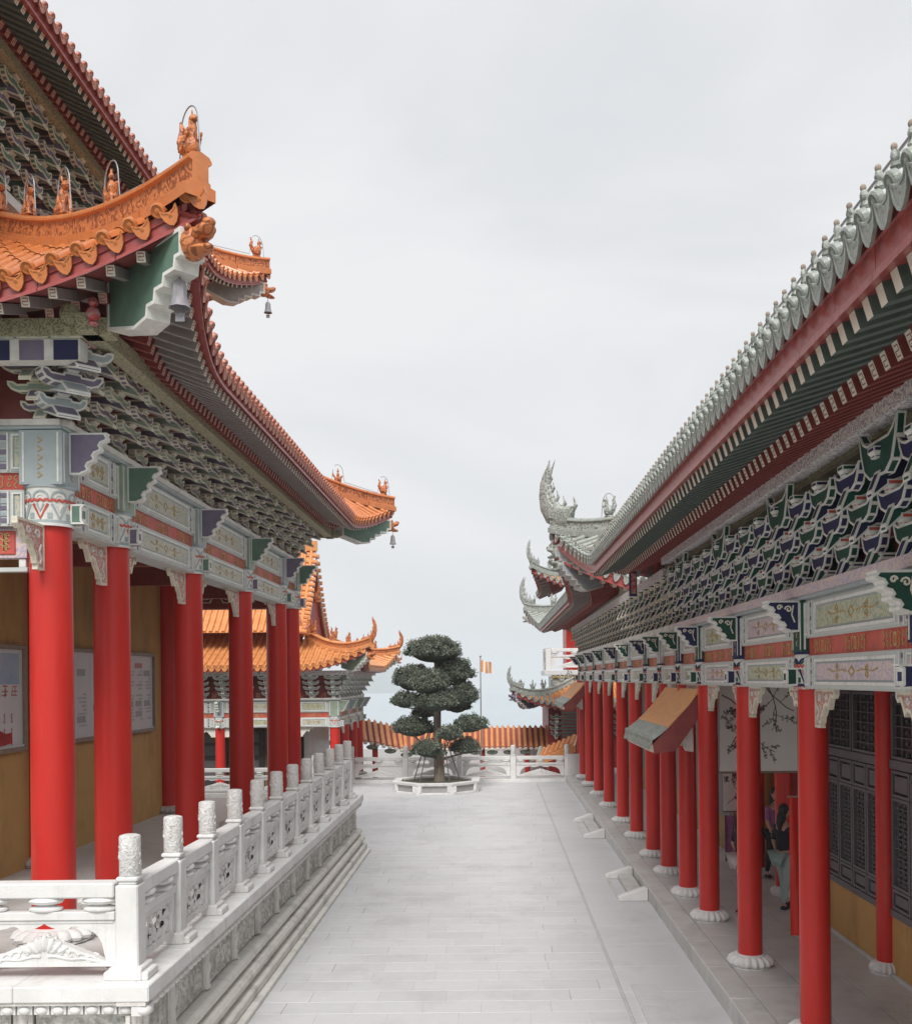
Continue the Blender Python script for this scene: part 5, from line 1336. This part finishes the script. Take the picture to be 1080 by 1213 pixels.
# upper gable roof
gx = -7.2; ya, yb, yr, zb_, zr = 37.6, 43.0, 40.3, 6.05, 9.5
gp = lambda y, v=0: None
def gprof(t): return zb_ + (zr - zb_) * (.62 * t + .38 * t * t)
b = MB()
b.add([(gx - .1, ya + (yr - ya) * t, gprof(t) - .15) for t in (0, .25, .5, .75, 1)] + [(gx - .1, yb + (yr - yb) * t, gprof(t) - .15) for t in (.75, .5, .25, 0)], [list(range(9))], 0)
obj('gable_wall', b.mesh('gable_wall', ['red_dull'], fixn=True), fl)
for sy, y0 in ((1, ya), (-1, yb)):
    b = MB(); strip_from(lambda x, t: (x, y0 + (yr - y0) * t, gprof(t)), [-20, -12, gx], [0, .2, .4, .6, .8, 1], 0, b); obj('upper_slope', b.mesh('upper_slope', ['orange_tile_light']), fl)
    for k in range(38 if sy > 0 else 0):
        x = gx - .12 - k * .24; pts = [(x, y0 + (yr - y0) * t, gprof(t) + .03) for t in (0, .25, .5, .75, 1)]
        b = MB(); b.tube(pts, .07, 6); obj('tile_row', b.mesh('tile_row', ['orange_tile_light']), fl)
    for k in range(17):      # short verge tiles over the gable edge
        t0 = k / 17; t1 = (k + .8) / 17; P = [V((gx - .2, y0 + (yr - y0) * t, gprof(t) + .02)) for t in (t0, t1)]
        b = MB(); b.tube([P[0] + V((-.1, 0, .02)), P[0] + V((.36, 0, -.02))], [.085, .085], 7); obj('verge_tile', b.mesh('verge_tile', ['orange_tile_light']), fl)
    b = MB(); strip_from(lambda t, j: (gx + (.0, .06)[j % 2], y0 + (yr - y0) * t, gprof(t) - .05 - (j // 2) * .22), [0, .25, .5, .75, 1], [0, 1, 3, 2], 0, b, False); obj('barge_board', b.mesh('barge_board', ['white_purlin']), fl)
wbox(fl, 'main_ridge', -20, gx + .1, yr - .12, yr + .12, zr - .05, zr + .35, 'orange_tile_light')
for k in range(2):
    obj('ridge_figure', beast_mesh('bird', 'orange_relief', 1.6), fl, T((gx + .1, ya + .2 + k * 2.2, zb_ - .1 + k * 1.4)))
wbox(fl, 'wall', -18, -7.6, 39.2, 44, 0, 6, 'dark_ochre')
for k in range(6):
    d_ = wbox(fl, 'door', -9.0 - k * 1.45 + .05, -9.0 - k * 1.45 + 1.4, 39.10, 39.19, .05, 2.3, 'door_dark')
    for z in (.5, 1.3, 1.8): wbox(d_, 'door_panel', -9.0 - k * 1.45 + .25, -9.0 - k * 1.45 + 1.2, 39.07, 39.10, z, z + (.6 if z == .5 else .38), 'window_dark')
wbox(fl, 'wall', -7.5, -7.3, 39.2, 44, 0, 3.2, 'board_white')
# its small balustraded platform, near the end of the left terrace
fp = thing('stone_balustrade', (-9, 33, 0), 'grey stone balustrade in front of the far left hall, seen between the red columns', 'balustrade')
b = MB(); b.box((-11, 33.6, .25), (5.2, .6, .25)); obj('plinth', b.mesh('plinth', ['stone_grey'], .01), fp)
balustrade(fp, frame((0, 33.15, 0), (0, -1, 0)), [6.0, 8.1, 10.2, 12.3, 14.4], .5, pierced=True)

# ================================================================== FAR BALUSTRADE OF THE COURT
fb = thing('stone_balustrade', (-1.5, 40.6, 0), 'white pierced stone balustrade closing the far end of the court behind the bonsai pine', 'balustrade')
b = MB(); b.box((-1.6, 40.8, .02), (4.9, .3, .10)); obj('kerb', b.mesh('kerb', ['stone_white'], .01), fb)
balustrade(fb, frame((0, 40.75, 0), (0, -1, 0)), [-2.95, -.75, 1.45, 3.65, 5.85], .12, 1.12, pierced=True, feet=False)
wbox(fb, 'end_wall', 2.95, 3.9, 40.5, 40.9, 0.0, 1.1, 'stone_white')

# ================================================================== CORRIDOR BEYOND
def corridor(path, ze0, name, label, posts, mtile='orange_tile_light', hw=1.0):
    t = thing('covered_corridor', (path[0][0], path[0][1], -2), label, 'covered corridor', 'orange-tiled corridors below the court')
    # resample
    P = []; 
    for a, c in zip(path[:-1], path[1:]):
        L_ = (V(c[:2]) - V(a[:2])).length; n = max(1, int(L_ / .27))
        P += [V(a) + (V(c) - V(a)) * i / n for i in range(n)]
    P.append(V(path[-1])); b = MB()
    for i, p in enumerate(P):
        d_ = (P[min(i + 1, len(P) - 1)] - P[max(i - 1, 0)]); d_.z = 0; d_.normalize(); nrm = V((d_.y, -d_.x, 0))
        if nrm.y > 0: nrm = -nrm
        rid = p + V((0, 0, .95)); m_ = p + nrm * hw * .5 + V((0, 0, .40)); e = p + nrm * hw
        rb = MB(); rb.tube([rid + V((0, 0, .03)), m_ + V((0, 0, .04)), e + V((0, 0, .04))], .092, 6); rb.tube([rid + V((0, 0, .0)), rid + V((0, 0, .13))], [.05, .03], 5, 0)
        obj('tile_row', rb.mesh('tile_row', [mtile]), t)
        eb = cached('cor_drip', lambda: (lambda b_: (b_.ball((0, 0, 0), (.10, .03, .09), 0, 8, 5), b_.mesh('eave_tile', ['rafter_end']))[1])(MB())); obj('eave_tile', eb, t, T(e + V((0, 0, -.02))))
        if i % 3 == 0:
            pb = MB(); pb.ball(e + V((0, .2, -.2)), (.28, .05, .12), 0, 8, 5); obj('valance', pb.mesh('valance', ['pale_green']), t)
    def sl(i, j):
        p = P[i]; d_ = (P[min(i + 1, len(P) - 1)] - P[max(i - 1, 0)]); d_.z = 0; d_.normalize(); nrm = V((d_.y, -d_.x, 0))
        if nrm.y > 0: nrm = -nrm
        return [p + nrm * hw + V((0, 0, -.0)), p + nrm * hw * .5 + V((0, 0, .40)), p + V((0, 0, .95)), p - nrm * hw * .5 + V((0, 0, .40)), p - nrm * hw][j]
    strip_from(lambda i, j: sl(i, j), range(len(P)), range(5), 0, b); obj('roof_bed', b.mesh('roof_bed', ['maroon']), t)
    for x, y, z0, z1 in posts:
        obj('column', cached(('cp', z1 - z0), lambda: (lambda b_: (b_.lathe([(.13, 0), (.13, z1 - z0)], 12), b_.mesh('column', ['red_paint']))[1])(MB())), t, T((x, y, z0)))
    return t
corridor([(-7.5, 45.6, 1.6), (-6.6, 45.8, 1.50), (-5.8, 46.0, 1.35), (-5.0, 46.2, 1.15), (-4.2, 46.4, .95), (-3.2, 46.5, .80)], 0, 'a', 'curved sloping end of the orange-tiled corridor, left of the bonsai pine', [(-6.35, 45.2, -2.4, 1.55), (-5.45, 45.4, -2.4, 1.3), (-7.2, 45.0, -2.4, 1.6)])
corridor([(-3.4, 49.5, .80), (3.4, 49.6, .80)], 0, 'b', 'straight orange-tiled corridor roof beyond the far balustrade, right of the bonsai pine', [(x, 48.9, -3, .8) for x in (-2.6, -.6, 1.6, 2.9)])
cw = thing('boundary_wall', (-4, 53, -3), 'plain white wall behind the orange corridor columns', 'wall')
wbox(cw, 'wall', -9.5, 4, 52.6, 52.9, -3, .55, 'board_white')

# ================================================================== FAR RIGHT BUILDINGS
pv = thing('pavilion', (4, 50, -2), 'far pavilion with an upturned green corner horn and a row of ridge figures', 'pavilion')
RP = Roof(1.25, 9, 46.6, 55, 2.95, 2.6, 1.05, 2.2, .75, .45, {'SW', 'NW'})
pr = obj('tiled_roof', None, pv)
roof_side(pr, RP, 'S', 7.75 - 5, 7.75, .23, .07, 'orange_tile_light', .13, raf=RB, rafp=.26, fdrop=.2, tile_lim=200, grey_near=('green_tile', lambda u, n: n < .45 or 7.75 - u < 1.6))
roof_side(pr, RP, 'W', 0, 5, .23, .07, 'green_tile', .13, raf=RB, rafp=.26, fdrop=.2, rows_only=True)
H = hip_ridge(pr, RP, 'SW', 'green_tile', 'green_relief', .28); add_horn(pr, H, 'green_relief', .8, .16, dz=.2); ridge_row(pr, H, [(.35 + .42 * k, ('dog', 'rider', 'bird')[k % 3], 1.1) for k in range(6)], 'green_relief', .26)
corner_beam(pr, hipM(RP, 'SW', -.6) @ T((0, -.22, 0)), .05, 'violet_paint', 'white_trim', 'violet_paint')
for k in range(5):
    bracket_set(pv, frame((2.95 + k * .75, 47.9, 1.35), (0, -1, 0)), 4, .27, .20, .62, .08, 'green_paint', 'violet_paint', 'cream_trim', merged=True)
wbox(pv, 'wall', 2.6, 8.5, 47.95, 54, -2.5, 2.9, 'red_dull')
for k in range(12): wbox(pv, 'screen_slat', 3.12, 4.0, 45.90, 45.94, .9 + k * .15, .98 + k * .15, 'dark_green')
wbox(pv, 'screen_panel', 3.10, 4.1, 45.945, 46.0, .8, 2.8, 'maroon')

so_ = thing('stair_roof', (2.5, 44, 0), 'small stepped bright orange roof just past the right end of the far balustrade', 'roof')
for k in range(7):
    x = 1.95 + k * .22; z = .75 + k * .09
    b = MB(); b.tube([(x, 43.2, z), (x + .25, 44.2, z + .35)], .085, 7); obj('tile_row', b.mesh('tile_row', ['orange_tile_light']), so_)
b = MB(); b.add([(1.75, 43.1, .66), (3.5, 43.1, 1.3), (3.7, 44.3, 1.7), (2.0, 44.3, 1.02), (1.75, 43.1, .4), (3.5, 43.1, 1.0)], [(0, 1, 2, 3), (4, 5, 1, 0)]); obj('roof_bed', b.mesh('roof_bed', ['orange_tile_light']), so_)
b = MB(); b.tube([(1.55, 43.1, .62), (1.9, 43.4, .80), (2.05, 44.2, 1.12)], .10, 7); obj('ridge_end', b.mesh('ridge_end', ['green_tile']), so_)
wbox(so_, 'wall', 3.1, 3.45, 43.2, 44.5, -1, 1.0, 'red_paint')

bc = thing('white_balcony', (4.5, 52, 4.4), 'white upper balcony with pierced railing before a bright red wall, beyond the gallery', 'balcony')
wbox(bc, 'slab', 2.55, 6.5, 50.2, 54, 4.35, 4.6, 'board_white', .02)
wbox(bc, 'wall', 3.75, 7, 51.5, 54, 4.6, 7.4, 'red_paint')
balustrade(bc, frame((0, 50.4, 0), (0, -1, 0)), [-2.75, -5.4], 4.6, 1.35, pierced=True, feet=False, cap=False)
balustrade(bc, frame((2.75, 0, 0), (-1, 0, 0)), [50.4, 53], 4.6, 1.35, pierced=True, feet=False, cap=False, first=False)
for k in range(14):
    b = MB(); b.ball((0, 0, 0), (.12, .05, .09), 0, 8, 5); obj('eave_tile', cached('bdrip', lambda: b.mesh('eave_tile', ['gold_paint'])), bc, T((3.0 + k * .22, 50.3, 4.27)))
wbox(bc, 'support', 2.95, 6.5, 50.4, 54, 3.5, 4.3, 'green_tile')
for k in range(10): 
    b = MB(); b.tube([(3.3 + k * .26, 49.6, 3.3), (3.3 + k * .26, 50.35, 3.95)], .09, 7); obj('tile_row', b.mesh('tile_row', ['orange_tile_light']), bc)
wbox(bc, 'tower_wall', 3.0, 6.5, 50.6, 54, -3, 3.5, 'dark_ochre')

ub = thing('temple_tower', (6, 55, -2), 'rear temple roof whose grey-green horns rise just above the far end of the long gallery', 'temple')
RT = Roof(2.35, 12, 49.2, 60, 8.75, 3.0, 1.6, 2.4, .9, .5, {'SW', 'NW'})
tr_ = obj('tiled_roof', None, ub)
roof_side(tr_, RT, 'S', 9.65 - 4, 9.65, .23, .07, 'orange_tile_light', .16, raf=RB, rafp=.26, fdrop=.2, tile_lim=120, grey_near=('green_tile', lambda u, n: n < .45 or 9.65 - u < 1.2))
roof_side(tr_, RT, 'W', 0, 5, .23, .07, 'green_tile', .16, raf=RB, rafp=.26, fdrop=.2, rows_only=True)
H = hip_ridge(tr_, RT, 'SW', 'green_tile', 'green_relief', .3); add_horn(tr_, H, 'green_relief', .95, .18); ridge_row(tr_, H, [(.7 + .5 * k, ('dog', 'rider')[k % 2], 1.1) for k in range(4)], 'green_relief', .28)
wbox(ub, 'wall', 4.5, 11, 50.6, 59, -3, 8.8, 'maroon')

# ================================================================== BONSAI PINE IN ITS PLANTER
PX, PY_, PR_ = -2.2, 37.75, 1.72
pl = thing('planter', (PX, PY_, 0), 'low octagonal grey stone planter with white rim holding the bonsai pine', 'planter')
def octa(r, z, n=8, a0=pi / 8): return [(PX + r * cos(a0 + 2 * pi * k / n), PY_ + r * sin(a0 + 2 * pi * k / n), z) for k in range(n)]
def ring(name, ro0, ro1, ri, z0, z1, m):
    b = MB(); b.add(octa(ro0, z0) + octa(ro1, z1) + octa(ri, z1) + octa(ri, z0), [(k + 8 * j, (k + 1) % 8 + 8 * j, (k + 1) % 8 + 8 * ((j + 1) % 4), k + 8 * ((j + 1) % 4)) for j in range(4) for k in range(8)]); return obj(name, b.mesh(name, [m], .01), pl)
ring('plinth', PR_ * 1.0, PR_ * 1.0, PR_ * .8, .002, .08, 'stone_white'); ring('panel_ring', PR_ * .95, PR_ * .95, PR_ * .8, .081, .32, 'planter_panel'); ring('rim', PR_ * 1.0, PR_ * 1.02, PR_ * .83, .321, .42, 'stone_white')
for k in range(8):
    a = pi / 8 + k * pi / 4; b = MB(); b.box((0, 0, 0), (.06, .17, .119)); obj('corner_block', cached('pcb', lambda: b.mesh('corner_block', ['stone_white'], .008)), pl, T((PX + PR_ * .95 * cos(a), PY_ + PR_ * .95 * sin(a), .20)) @ Matrix.Rotation(a, 4, 'Z'))
b = MB(); b.add(octa(PR_ * .82, .345), [list(range(8))]); obj('soil', b.mesh('soil', ['soil']), pl)
tree = thing('bonsai_pine', (PX, PY_, .34), 'cloud-pruned pine with rounded dark green pads standing in the octagonal planter', 'tree')
TXm = lambda px, py, dy=0: V(((px - 585) / 1180 * (PY_ + dy), PY_ + dy, CAMZ - (py - 803) / 1180 * (PY_ + dy)))
b = MB(); tp = [TXm(519.5, 927), TXm(518.5, 900), TXm(517, 870), TXm(517.5, 845), TXm(519, 825), TXm(517, 800), TXm(516, 780)]
b.tube(tp, [.23, .175, .155, .14, .11, .08, .05], 14)
for k in range(6): a = k * 1.05; b.tube([tp[0] + V((.28 * cos(a), .28 * sin(a), -.02)), tp[0] + V((.12 * cos(a), .12 * sin(a), .12)), tp[1] + V((.05 * cos(a), .05 * sin(a), 0))], [.03, .06, .07], 6)
obj('trunk', b.mesh('trunk', ['bark']), tree)
pads = [(514.5, 772, 33.5, 18, 0, 5), (489, 806, 23, 17, .1, 4), (507, 811, 23, 16, -.7, 4), (537, 798, 23, 20, .2, 4), (548, 826, 17, 17, .1, 4), (479, 831, 14, 10, 0, 3), (515, 832, 27, 15, -.5, 2), (541, 838, 14, 9, .6, 4), (489, 863, 21.5, 13, .1, 1), (532, 871, 12, 9, -.6, 1), (556, 860, 17.5, 11, .1, 2), (506, 889, 16, 11, -.5, 1), (551, 886, 15, 10, .2, 1), (503, 845, 12, 7, .3, 2)]
rl_ = random.Random(21)
for i, (px, py, hw_, hh, dy, ti) in enumerate(pads):
    c = TXm(px, py, dy); sx, sz = hw_ * (1.06 if py < 840 else 1.16) / 31.3, hh * 1.14 / 31.3; sy = sx * .85; base = tp[ti]
    lb = MB(); mid = (base + c) / 2 + V((0, 0, -.08)); lb.tube([base, mid, c + V((0, 0, -sz * .5))], [.055, .04, .025], 7)
    for k in range(5):
        a = rl_.uniform(0, 6.28); lb.tube([c + V((0, 0, -sz * .6)), c + V((sx * .6 * cos(a), sy * .6 * sin(a), -sz * .1))], [.02, .008], 5)
    obj('limb', lb.mesh('limb', ['bark']), tree)
    fb_ = MB(); nl = int(30 + 150 * sx * sz); lob = []
    ph = [rl_.uniform(0, 6.28) for _ in range(4)]
    for k in range(nl):       # small uneven tufts over a lumpy dome
        u = (k + rl_.random()) / nl; zz = 1 - 1.4 * u; a = k * 2.39996 + rl_.uniform(-.5, .5); s_ = sqrt(max(0, 1 - zz * zz))
        lump = .84 + .10 * sin(3 * a + ph[0]) * s_ + .07 * sin(5 * a + ph[1] + zz * 4) + .05 * sin(9 * zz + ph[2])
        zz2 = zz if zz > 0 else zz * .55
        lob.append((V((s_ * cos(a) * sx * lump, s_ * sin(a) * sy * lump, zz2 * sz * lump)), rl_.uniform(.075, .14) + .03 * min(sx, .6), rl_.random()))
    fb_.ball(c + V((0, 0, sz * .05)), (sx * .78, sy * .78, sz * .66), 0, 14, 9)
    for cc, q, _ in lob: fb_.ball(c + cc * .93, (q * .8, q * .8, q * .7), 0, 6, 4)
    N = int(44 * nl)
    for k in range(N):
        cc, q, sh = lob[k % nl]; u = rl_.uniform(-.5, 1); a = rl_.uniform(0, 2 * pi); s_ = sqrt(1 - u * u); nrm = V((s_ * cos(a), s_ * sin(a), u))
        p = c + cc + V((nrm.x * q, nrm.y * q, nrm.z * q)) * rl_.uniform(.6, 1.22)
        l_ = rl_.uniform(.03, .075); d1 = (nrm + V((rl_.uniform(-.9, .9), rl_.uniform(-.9, .9), rl_.uniform(-.2, .7)))).normalized(); d2 = d1.orthogonal().normalized(); d2 = (d2 * cos(k) + d1.cross(d2) * sin(k))
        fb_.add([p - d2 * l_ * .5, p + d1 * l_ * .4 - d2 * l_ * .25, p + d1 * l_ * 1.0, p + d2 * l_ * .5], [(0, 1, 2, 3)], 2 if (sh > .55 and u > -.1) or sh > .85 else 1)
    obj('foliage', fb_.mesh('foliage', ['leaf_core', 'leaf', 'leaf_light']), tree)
prop = thing('tree_prop', (PX, PY_, .34), 'thin dark wooden props leaning in against the trunk of the bonsai pine', 'prop')
for (ax, ay), (bx, by), dy in (((489, 924), (508, 862), -.2), ((496, 926), (509, 868), -.9), ((543, 922), (523, 862), .1), ((531, 926), (526, 880), -.8)):
    b = MB(); b.tube([TXm(ax, ay, dy), TXm(bx, by, dy * .2)], .022, 6); obj('pole', b.mesh('pole', ['pole_wood']), prop)

fp_ = thing('flagpole', (-.60, 44.5, -2), 'tall thin grey flagpole behind the far balustrade, right of the pine', 'flagpole')
b = MB(); b.tube([(-.60, 44.5, -2), (-.60, 44.5, 5.2)], [.035, .022], 8); b.ball((-.6, 44.5, 5.22), .05); obj('pole', b.mesh('pole', ['steel']), fp_)
fg = thing('flag', (-.58, 44.5, 4.4), 'small orange and white striped flag at the top of the flagpole', 'flag')
cols_ = ['flag_orange', 'flag_white', 'flag_orange', 'flag_white', 'flag_orange']
for k in range(5):
    b = MB(); fx = lambda u, v: V((-.57 + u * .46, 44.5 + .07 * sin(u * 7 + v * 2), 5.02 - .52 * v - .10 * u * u + .03 * sin(u * 9)))
    strip_from(lambda u, v: fx(u, v), arange(k / 5, (k + 1) / 5, .1), [0, .5, 1], 0, b); strip_from(lambda u, v: fx(u, v) + V((0, .004, 0)), arange(k / 5, (k + 1) / 5, .1), [1, .5, 0], 0, b)
    obj('stripe', b.mesh('stripe', [cols_[k]]), fg)

# ================================================================== THINGS HUNG IN THE RIGHT GALLERY
def branch_ink(b, mf, x0, z0, ang, ln, wd, r_, dep=0):
    pts = [(x0, z0)]; a = ang
    for k in range(6): a += r_.uniform(-.35, .35); pts.append((pts[-1][0] + ln / 6 * cos(a), pts[-1][1] + ln / 6 * sin(a)))
    b.stroke(pts, wd, mf, .002)
    for k in (2, 3, 4, 5):
        if dep < 2 and r_.random() < .8: branch_ink(b, mf, pts[k][0], pts[k][1], a + r_.choice((-1, 1)) * r_.uniform(.5, 1.0), ln * .5, wd * .55, r_, dep + 1)
        if dep: 
            for q in range(2):
                cx, cz = pts[k][0] + r_.uniform(-.04, .04), pts[k][1] + r_.uniform(-.04, .04); b.stroke([(cx + .014 * cos(t), cz + .014 * sin(t)) for t in (0, 1.2, 2.4, 3.6, 4.8, 6.1)], .010, mf, .002)
def scroll(x0, x1, y, z0, z1, label, seed, starts, chars=None):
    t = thing('hanging_scroll', ((x0 + x1) / 2, y, z0), label, 'hanging painting', 'ink paintings hung in the right gallery')
    wbox(t, 'paper', x0, x1, y, y + .012, z0, z1, 'paper')
    for z in (z0 - .02, z1 + .02):
        b = MB(); b.tube([(x0 - .03, y, z), (x1 + .03, y, z)], .018, 8); obj('roller', b.mesh('roller', ['frame_wood']), t)
    b = MB(); r_ = random.Random(seed); mf = lambda x, z, h: (min(max(x, x0 + .01), x1 - .01), y - h - .0008, min(max(z, z0 + .02), z1 - .01))
    for s in starts: branch_ink(b, mf, *s, r_)
    if chars:
        for k in range(chars[2]): glyph(b, chars[0], chars[1] - k * .17, .13, mf, r_, .022)
    obj('ink_branch', b.mesh('ink_branch', ['ink']), t)
scroll(4.06, 5.46, 17.95, 2.52, 4.3, 'large white hanging painting of ink plum branches behind the second and third right-hand columns', 4, [(4.1, 3.9, -.3, 1.1, .022), (4.2, 2.9, 1.2, .7, .014), (5.4, 3.6, 2.7, .9, .018), (4.9, 4.1, -.9, .9, .018)])
scroll(4.72, 5.2, 20.6, 1.45, 2.6, 'narrow lower scroll with ink blossoms and black brush characters behind the second right-hand column', 9, [(5.15, 1.7, 2.4, .5, .012), (4.8, 1.6, .8, .4, .012)], (4.78, 2.45, 3))
bn = thing('silk_banner', (4.95, 20.5, .4), 'purple and dark red silk banner below the narrow scroll', 'banner')
b = MB(); strip_from(lambda u, v: (4.72 + u * .5, 20.5 + .03 * sin(u * 16), .42 + v * .95), arange(0, 1, .06), [0, 1], 0, b); obj('cloth', b.mesh('cloth', ['cloth_purple']), bn)
rb_ = thing('red_banner', (3.78, 12.6, .3), 'narrow bright red hanging strip just left of the nearest right-hand column', 'banner')
b = MB(); strip_from(lambda u, v: (3.72 + u * .22, 12.6 + .012 * sin(u * 9 + v * 4), .95 + v * 1.75), arange(0, 1, .12), [0, .25, .5, .75, 1], 0, b); strip_from(lambda u, v: (3.72 + u * .22, 12.605 + .012 * sin(u * 9 + v * 4), .95 + v * 1.75), arange(0, 1, .12), [1, .75, .5, .25, 0], 0, b); obj('cloth', b.mesh('cloth', ['red_paint']), rb_)
b = MB(); b.tube([(3.70, 12.6, 2.71), (3.96, 12.6, 2.71)], .012, 6); b.tube([(3.83, 12.6, 2.71), (3.83, 12.6, 4.72)], .004, 4); obj('rod', b.mesh('rod', ['frame_wood']), rb_)

# ================================================================== PEOPLE (walking in the gallery, seen between the columns)
def skin_body(name, verts, edges, radii, m, parent, root=0, lev=1):
    me = bpy.data.meshes.new(name); me.from_pydata(verts, edges, []); me.materials.append(MATS[m])
    o = obj(name, me, parent, WM[parent])
    sk = o.modifiers.new('skin', 'SKIN'); sk.use_smooth_shade = True
    for i, r in enumerate(radii): me.skin_vertices[0].data[i].radius = r if isinstance(r, tuple) else (r, r)
    me.skin_vertices[0].data[root].use_root = True
    ss = o.modifiers.new('sub', 'SUBSURF'); ss.levels = lev; ss.render_levels = lev
    return o
def person(loc, rz, label, top, bottom, s=1.0, bag=False):
    t = thing('person', loc, label, 'person', None, rz); M = WM[t] @ Matrix.Scale(s, 4)
    WM[t] = M   # children take the scale
    # faces +y; feet at z=0
    vb = [(0, 0, .93), (0, .0, 1.08), (0, -.01, 1.26), (0, 0, 1.40), (0, .01, 1.48), (0, .02, 1.53),
          (-.09, .0, .88), (-.10, .07, .50), (-.10, .10, .10), (-.10, .20, .035), (.09, .0, .88), (.10, -.04, .50), (.10, -.14, .10), (.10, -.05, .035),
          (-.16, 0, 1.38), (-.21, -.04, 1.13), (-.20, .05, .90), (.16, 0, 1.38), (.21, .04, 1.13), (.19, .16, .92)]
    eb = [(0, 1), (1, 2), (2, 3), (3, 4), (4, 5), (0, 6), (6, 7), (7, 8), (8, 9), (0, 10), (10, 11), (11, 12), (12, 13), (3, 14), (14, 15), (15, 16), (3, 17), (17, 18), (18, 19)]
    rb = [(.15, .11), (.12, .09), (.15, .10), (.13, .08), .055, .05, .085, .055, .035, .03, .085, .055, .035, .03, .055, .04, .03, .055, .04, .03]
    skin_body('body', vb, eb, rb, 'skin', t)
    g = lambda idx, f=1.12: [((r[0] * f, r[1] * f) if isinstance(r, tuple) else (r * f, r * f)) for r in (rb[i] for i in idx)]
    it = [0, 1, 2, 3, 14, 15, 17, 18]; mp_ = {v: k for k, v in enumerate(it)}
    skin_body('shirt', [vb[i] for i in it], [(mp_[a], mp_[c]) for a, c in eb if a in mp_ and c in mp_], g(it, 1.2), top, t)
    it = [0, 6, 7, 8, 10, 11, 12]; mp2 = {v: k for k, v in enumerate(it)}
    skin_body('trousers', [vb[i] for i in it], [(mp2[a], mp2[c]) for a, c in eb if a in mp2 and c in mp2], g(it, 1.3), bottom, t)
    b = MB(); B = lambda c, r: b.ball(c, r, 0, 14, 10)
    B((0, .03, 1.66), (.078, .095, .115)); B((0, .03, 1.60), (.058, .078, .07)); B((0, .128, 1.645), (.014, .022, .022)); B((-.078, .02, 1.65), (.012, .02, .03)); B((.078, .02, 1.65), (.012, .02, .03)); B((0, .112, 1.605), (.026, .012, .008))
    obj('head', b.mesh('head', ['skin']), t, M)
    b = MB()
    for x in (-.03, .03): b.ball((x, .112, 1.665), (.013, .010, .009), 0, 8, 6)
    obj('eyes', b.mesh('eyes', ['hair']), t, M)
    b = MB(); b.ball((0, -.005, 1.69), (.092, .098, .105), 0, 14, 10); b.ball((0, -.05, 1.58), (.085, .06, .14), 0, 12, 8); b.tube([(0, -.07, 1.6), (0, -.10, 1.45), (0, -.10, 1.3)], [.07, .06, .02], 10)
    obj('hair', b.mesh('hair', ['hair']), t, M)
    b = MB()
    for sx, wpt, dr in ((-1, V((-.20, .05, .90)), V((0, .15, -1))), (1, V((.19, .16, .92)), V((0, .3, -1)))):
        dr = dr.normalized(); b.ball(wpt + dr * .045, (.022, .036, .045), 0, 8, 6)
        for k in range(4): q = wpt + dr * .08 + V((0, (k - 1.5) * .017, 0)); b.tube([q, q + dr * (.035 + .004 * (k % 3)), q + dr * .062 + V((-sx * .012, 0, 0))], [.0085, .008, .006], 6)
        q = wpt + dr * .03 + V((0, .034, 0)); b.tube([q, q + V((-sx * .01, .022, -.028)), q + V((-sx * .016, .024, -.052))], [.010, .009, .007], 6)
    obj('hands', b.mesh('hands', ['skin']), t, M)
    b = MB(); b.ball((-.10, .16, .035), (.045, .125, .036)); b.ball((.10, -.09, .035), (.045, .125, .036)); obj('shoes', b.mesh('shoes', ['cloth_black']), t, M)
person((4.95, 17.1, ZF), radians(-60), 'person in dark top and pale teal trousers walking left of the nearest right-hand column', 'cloth_black', 'cloth_teal', .92)
person((4.18, 16.9, ZF), radians(-70), 'person in dark clothes half hidden behind the third right-hand column', 'cloth_black', 'cloth_white', .88)
person((5.5, 19.6, ZF), radians(200), 'person in a purple top standing farther inside the right-hand gallery', 'cloth_purple', 'cloth_black', .98)

# ================================================================== AIR
hz = MB(); hz.box((0, 2200, 20), (4500, 2290, 56)); ho = obj('haze', hz.mesh('haze', []), kind='stuff')
hm = bpy.data.materials.new('haze'); hm.use_nodes = True; nn = hm.node_tree; nn.nodes.clear(); pvn = nn.nodes.new('ShaderNodeVolumePrincipled'); oo = nn.nodes.new('ShaderNodeOutputMaterial')
pvn.inputs['Color'].default_value = (.79, .815, .84, 1); pvn.inputs['Density'].default_value = .00055; pvn.inputs['Anisotropy'].default_value = 0.0
nn.links.new(pvn.outputs[0], oo.inputs['Volume']); ho.data.materials.append(hm)
ho.display_type = 'WIRE'
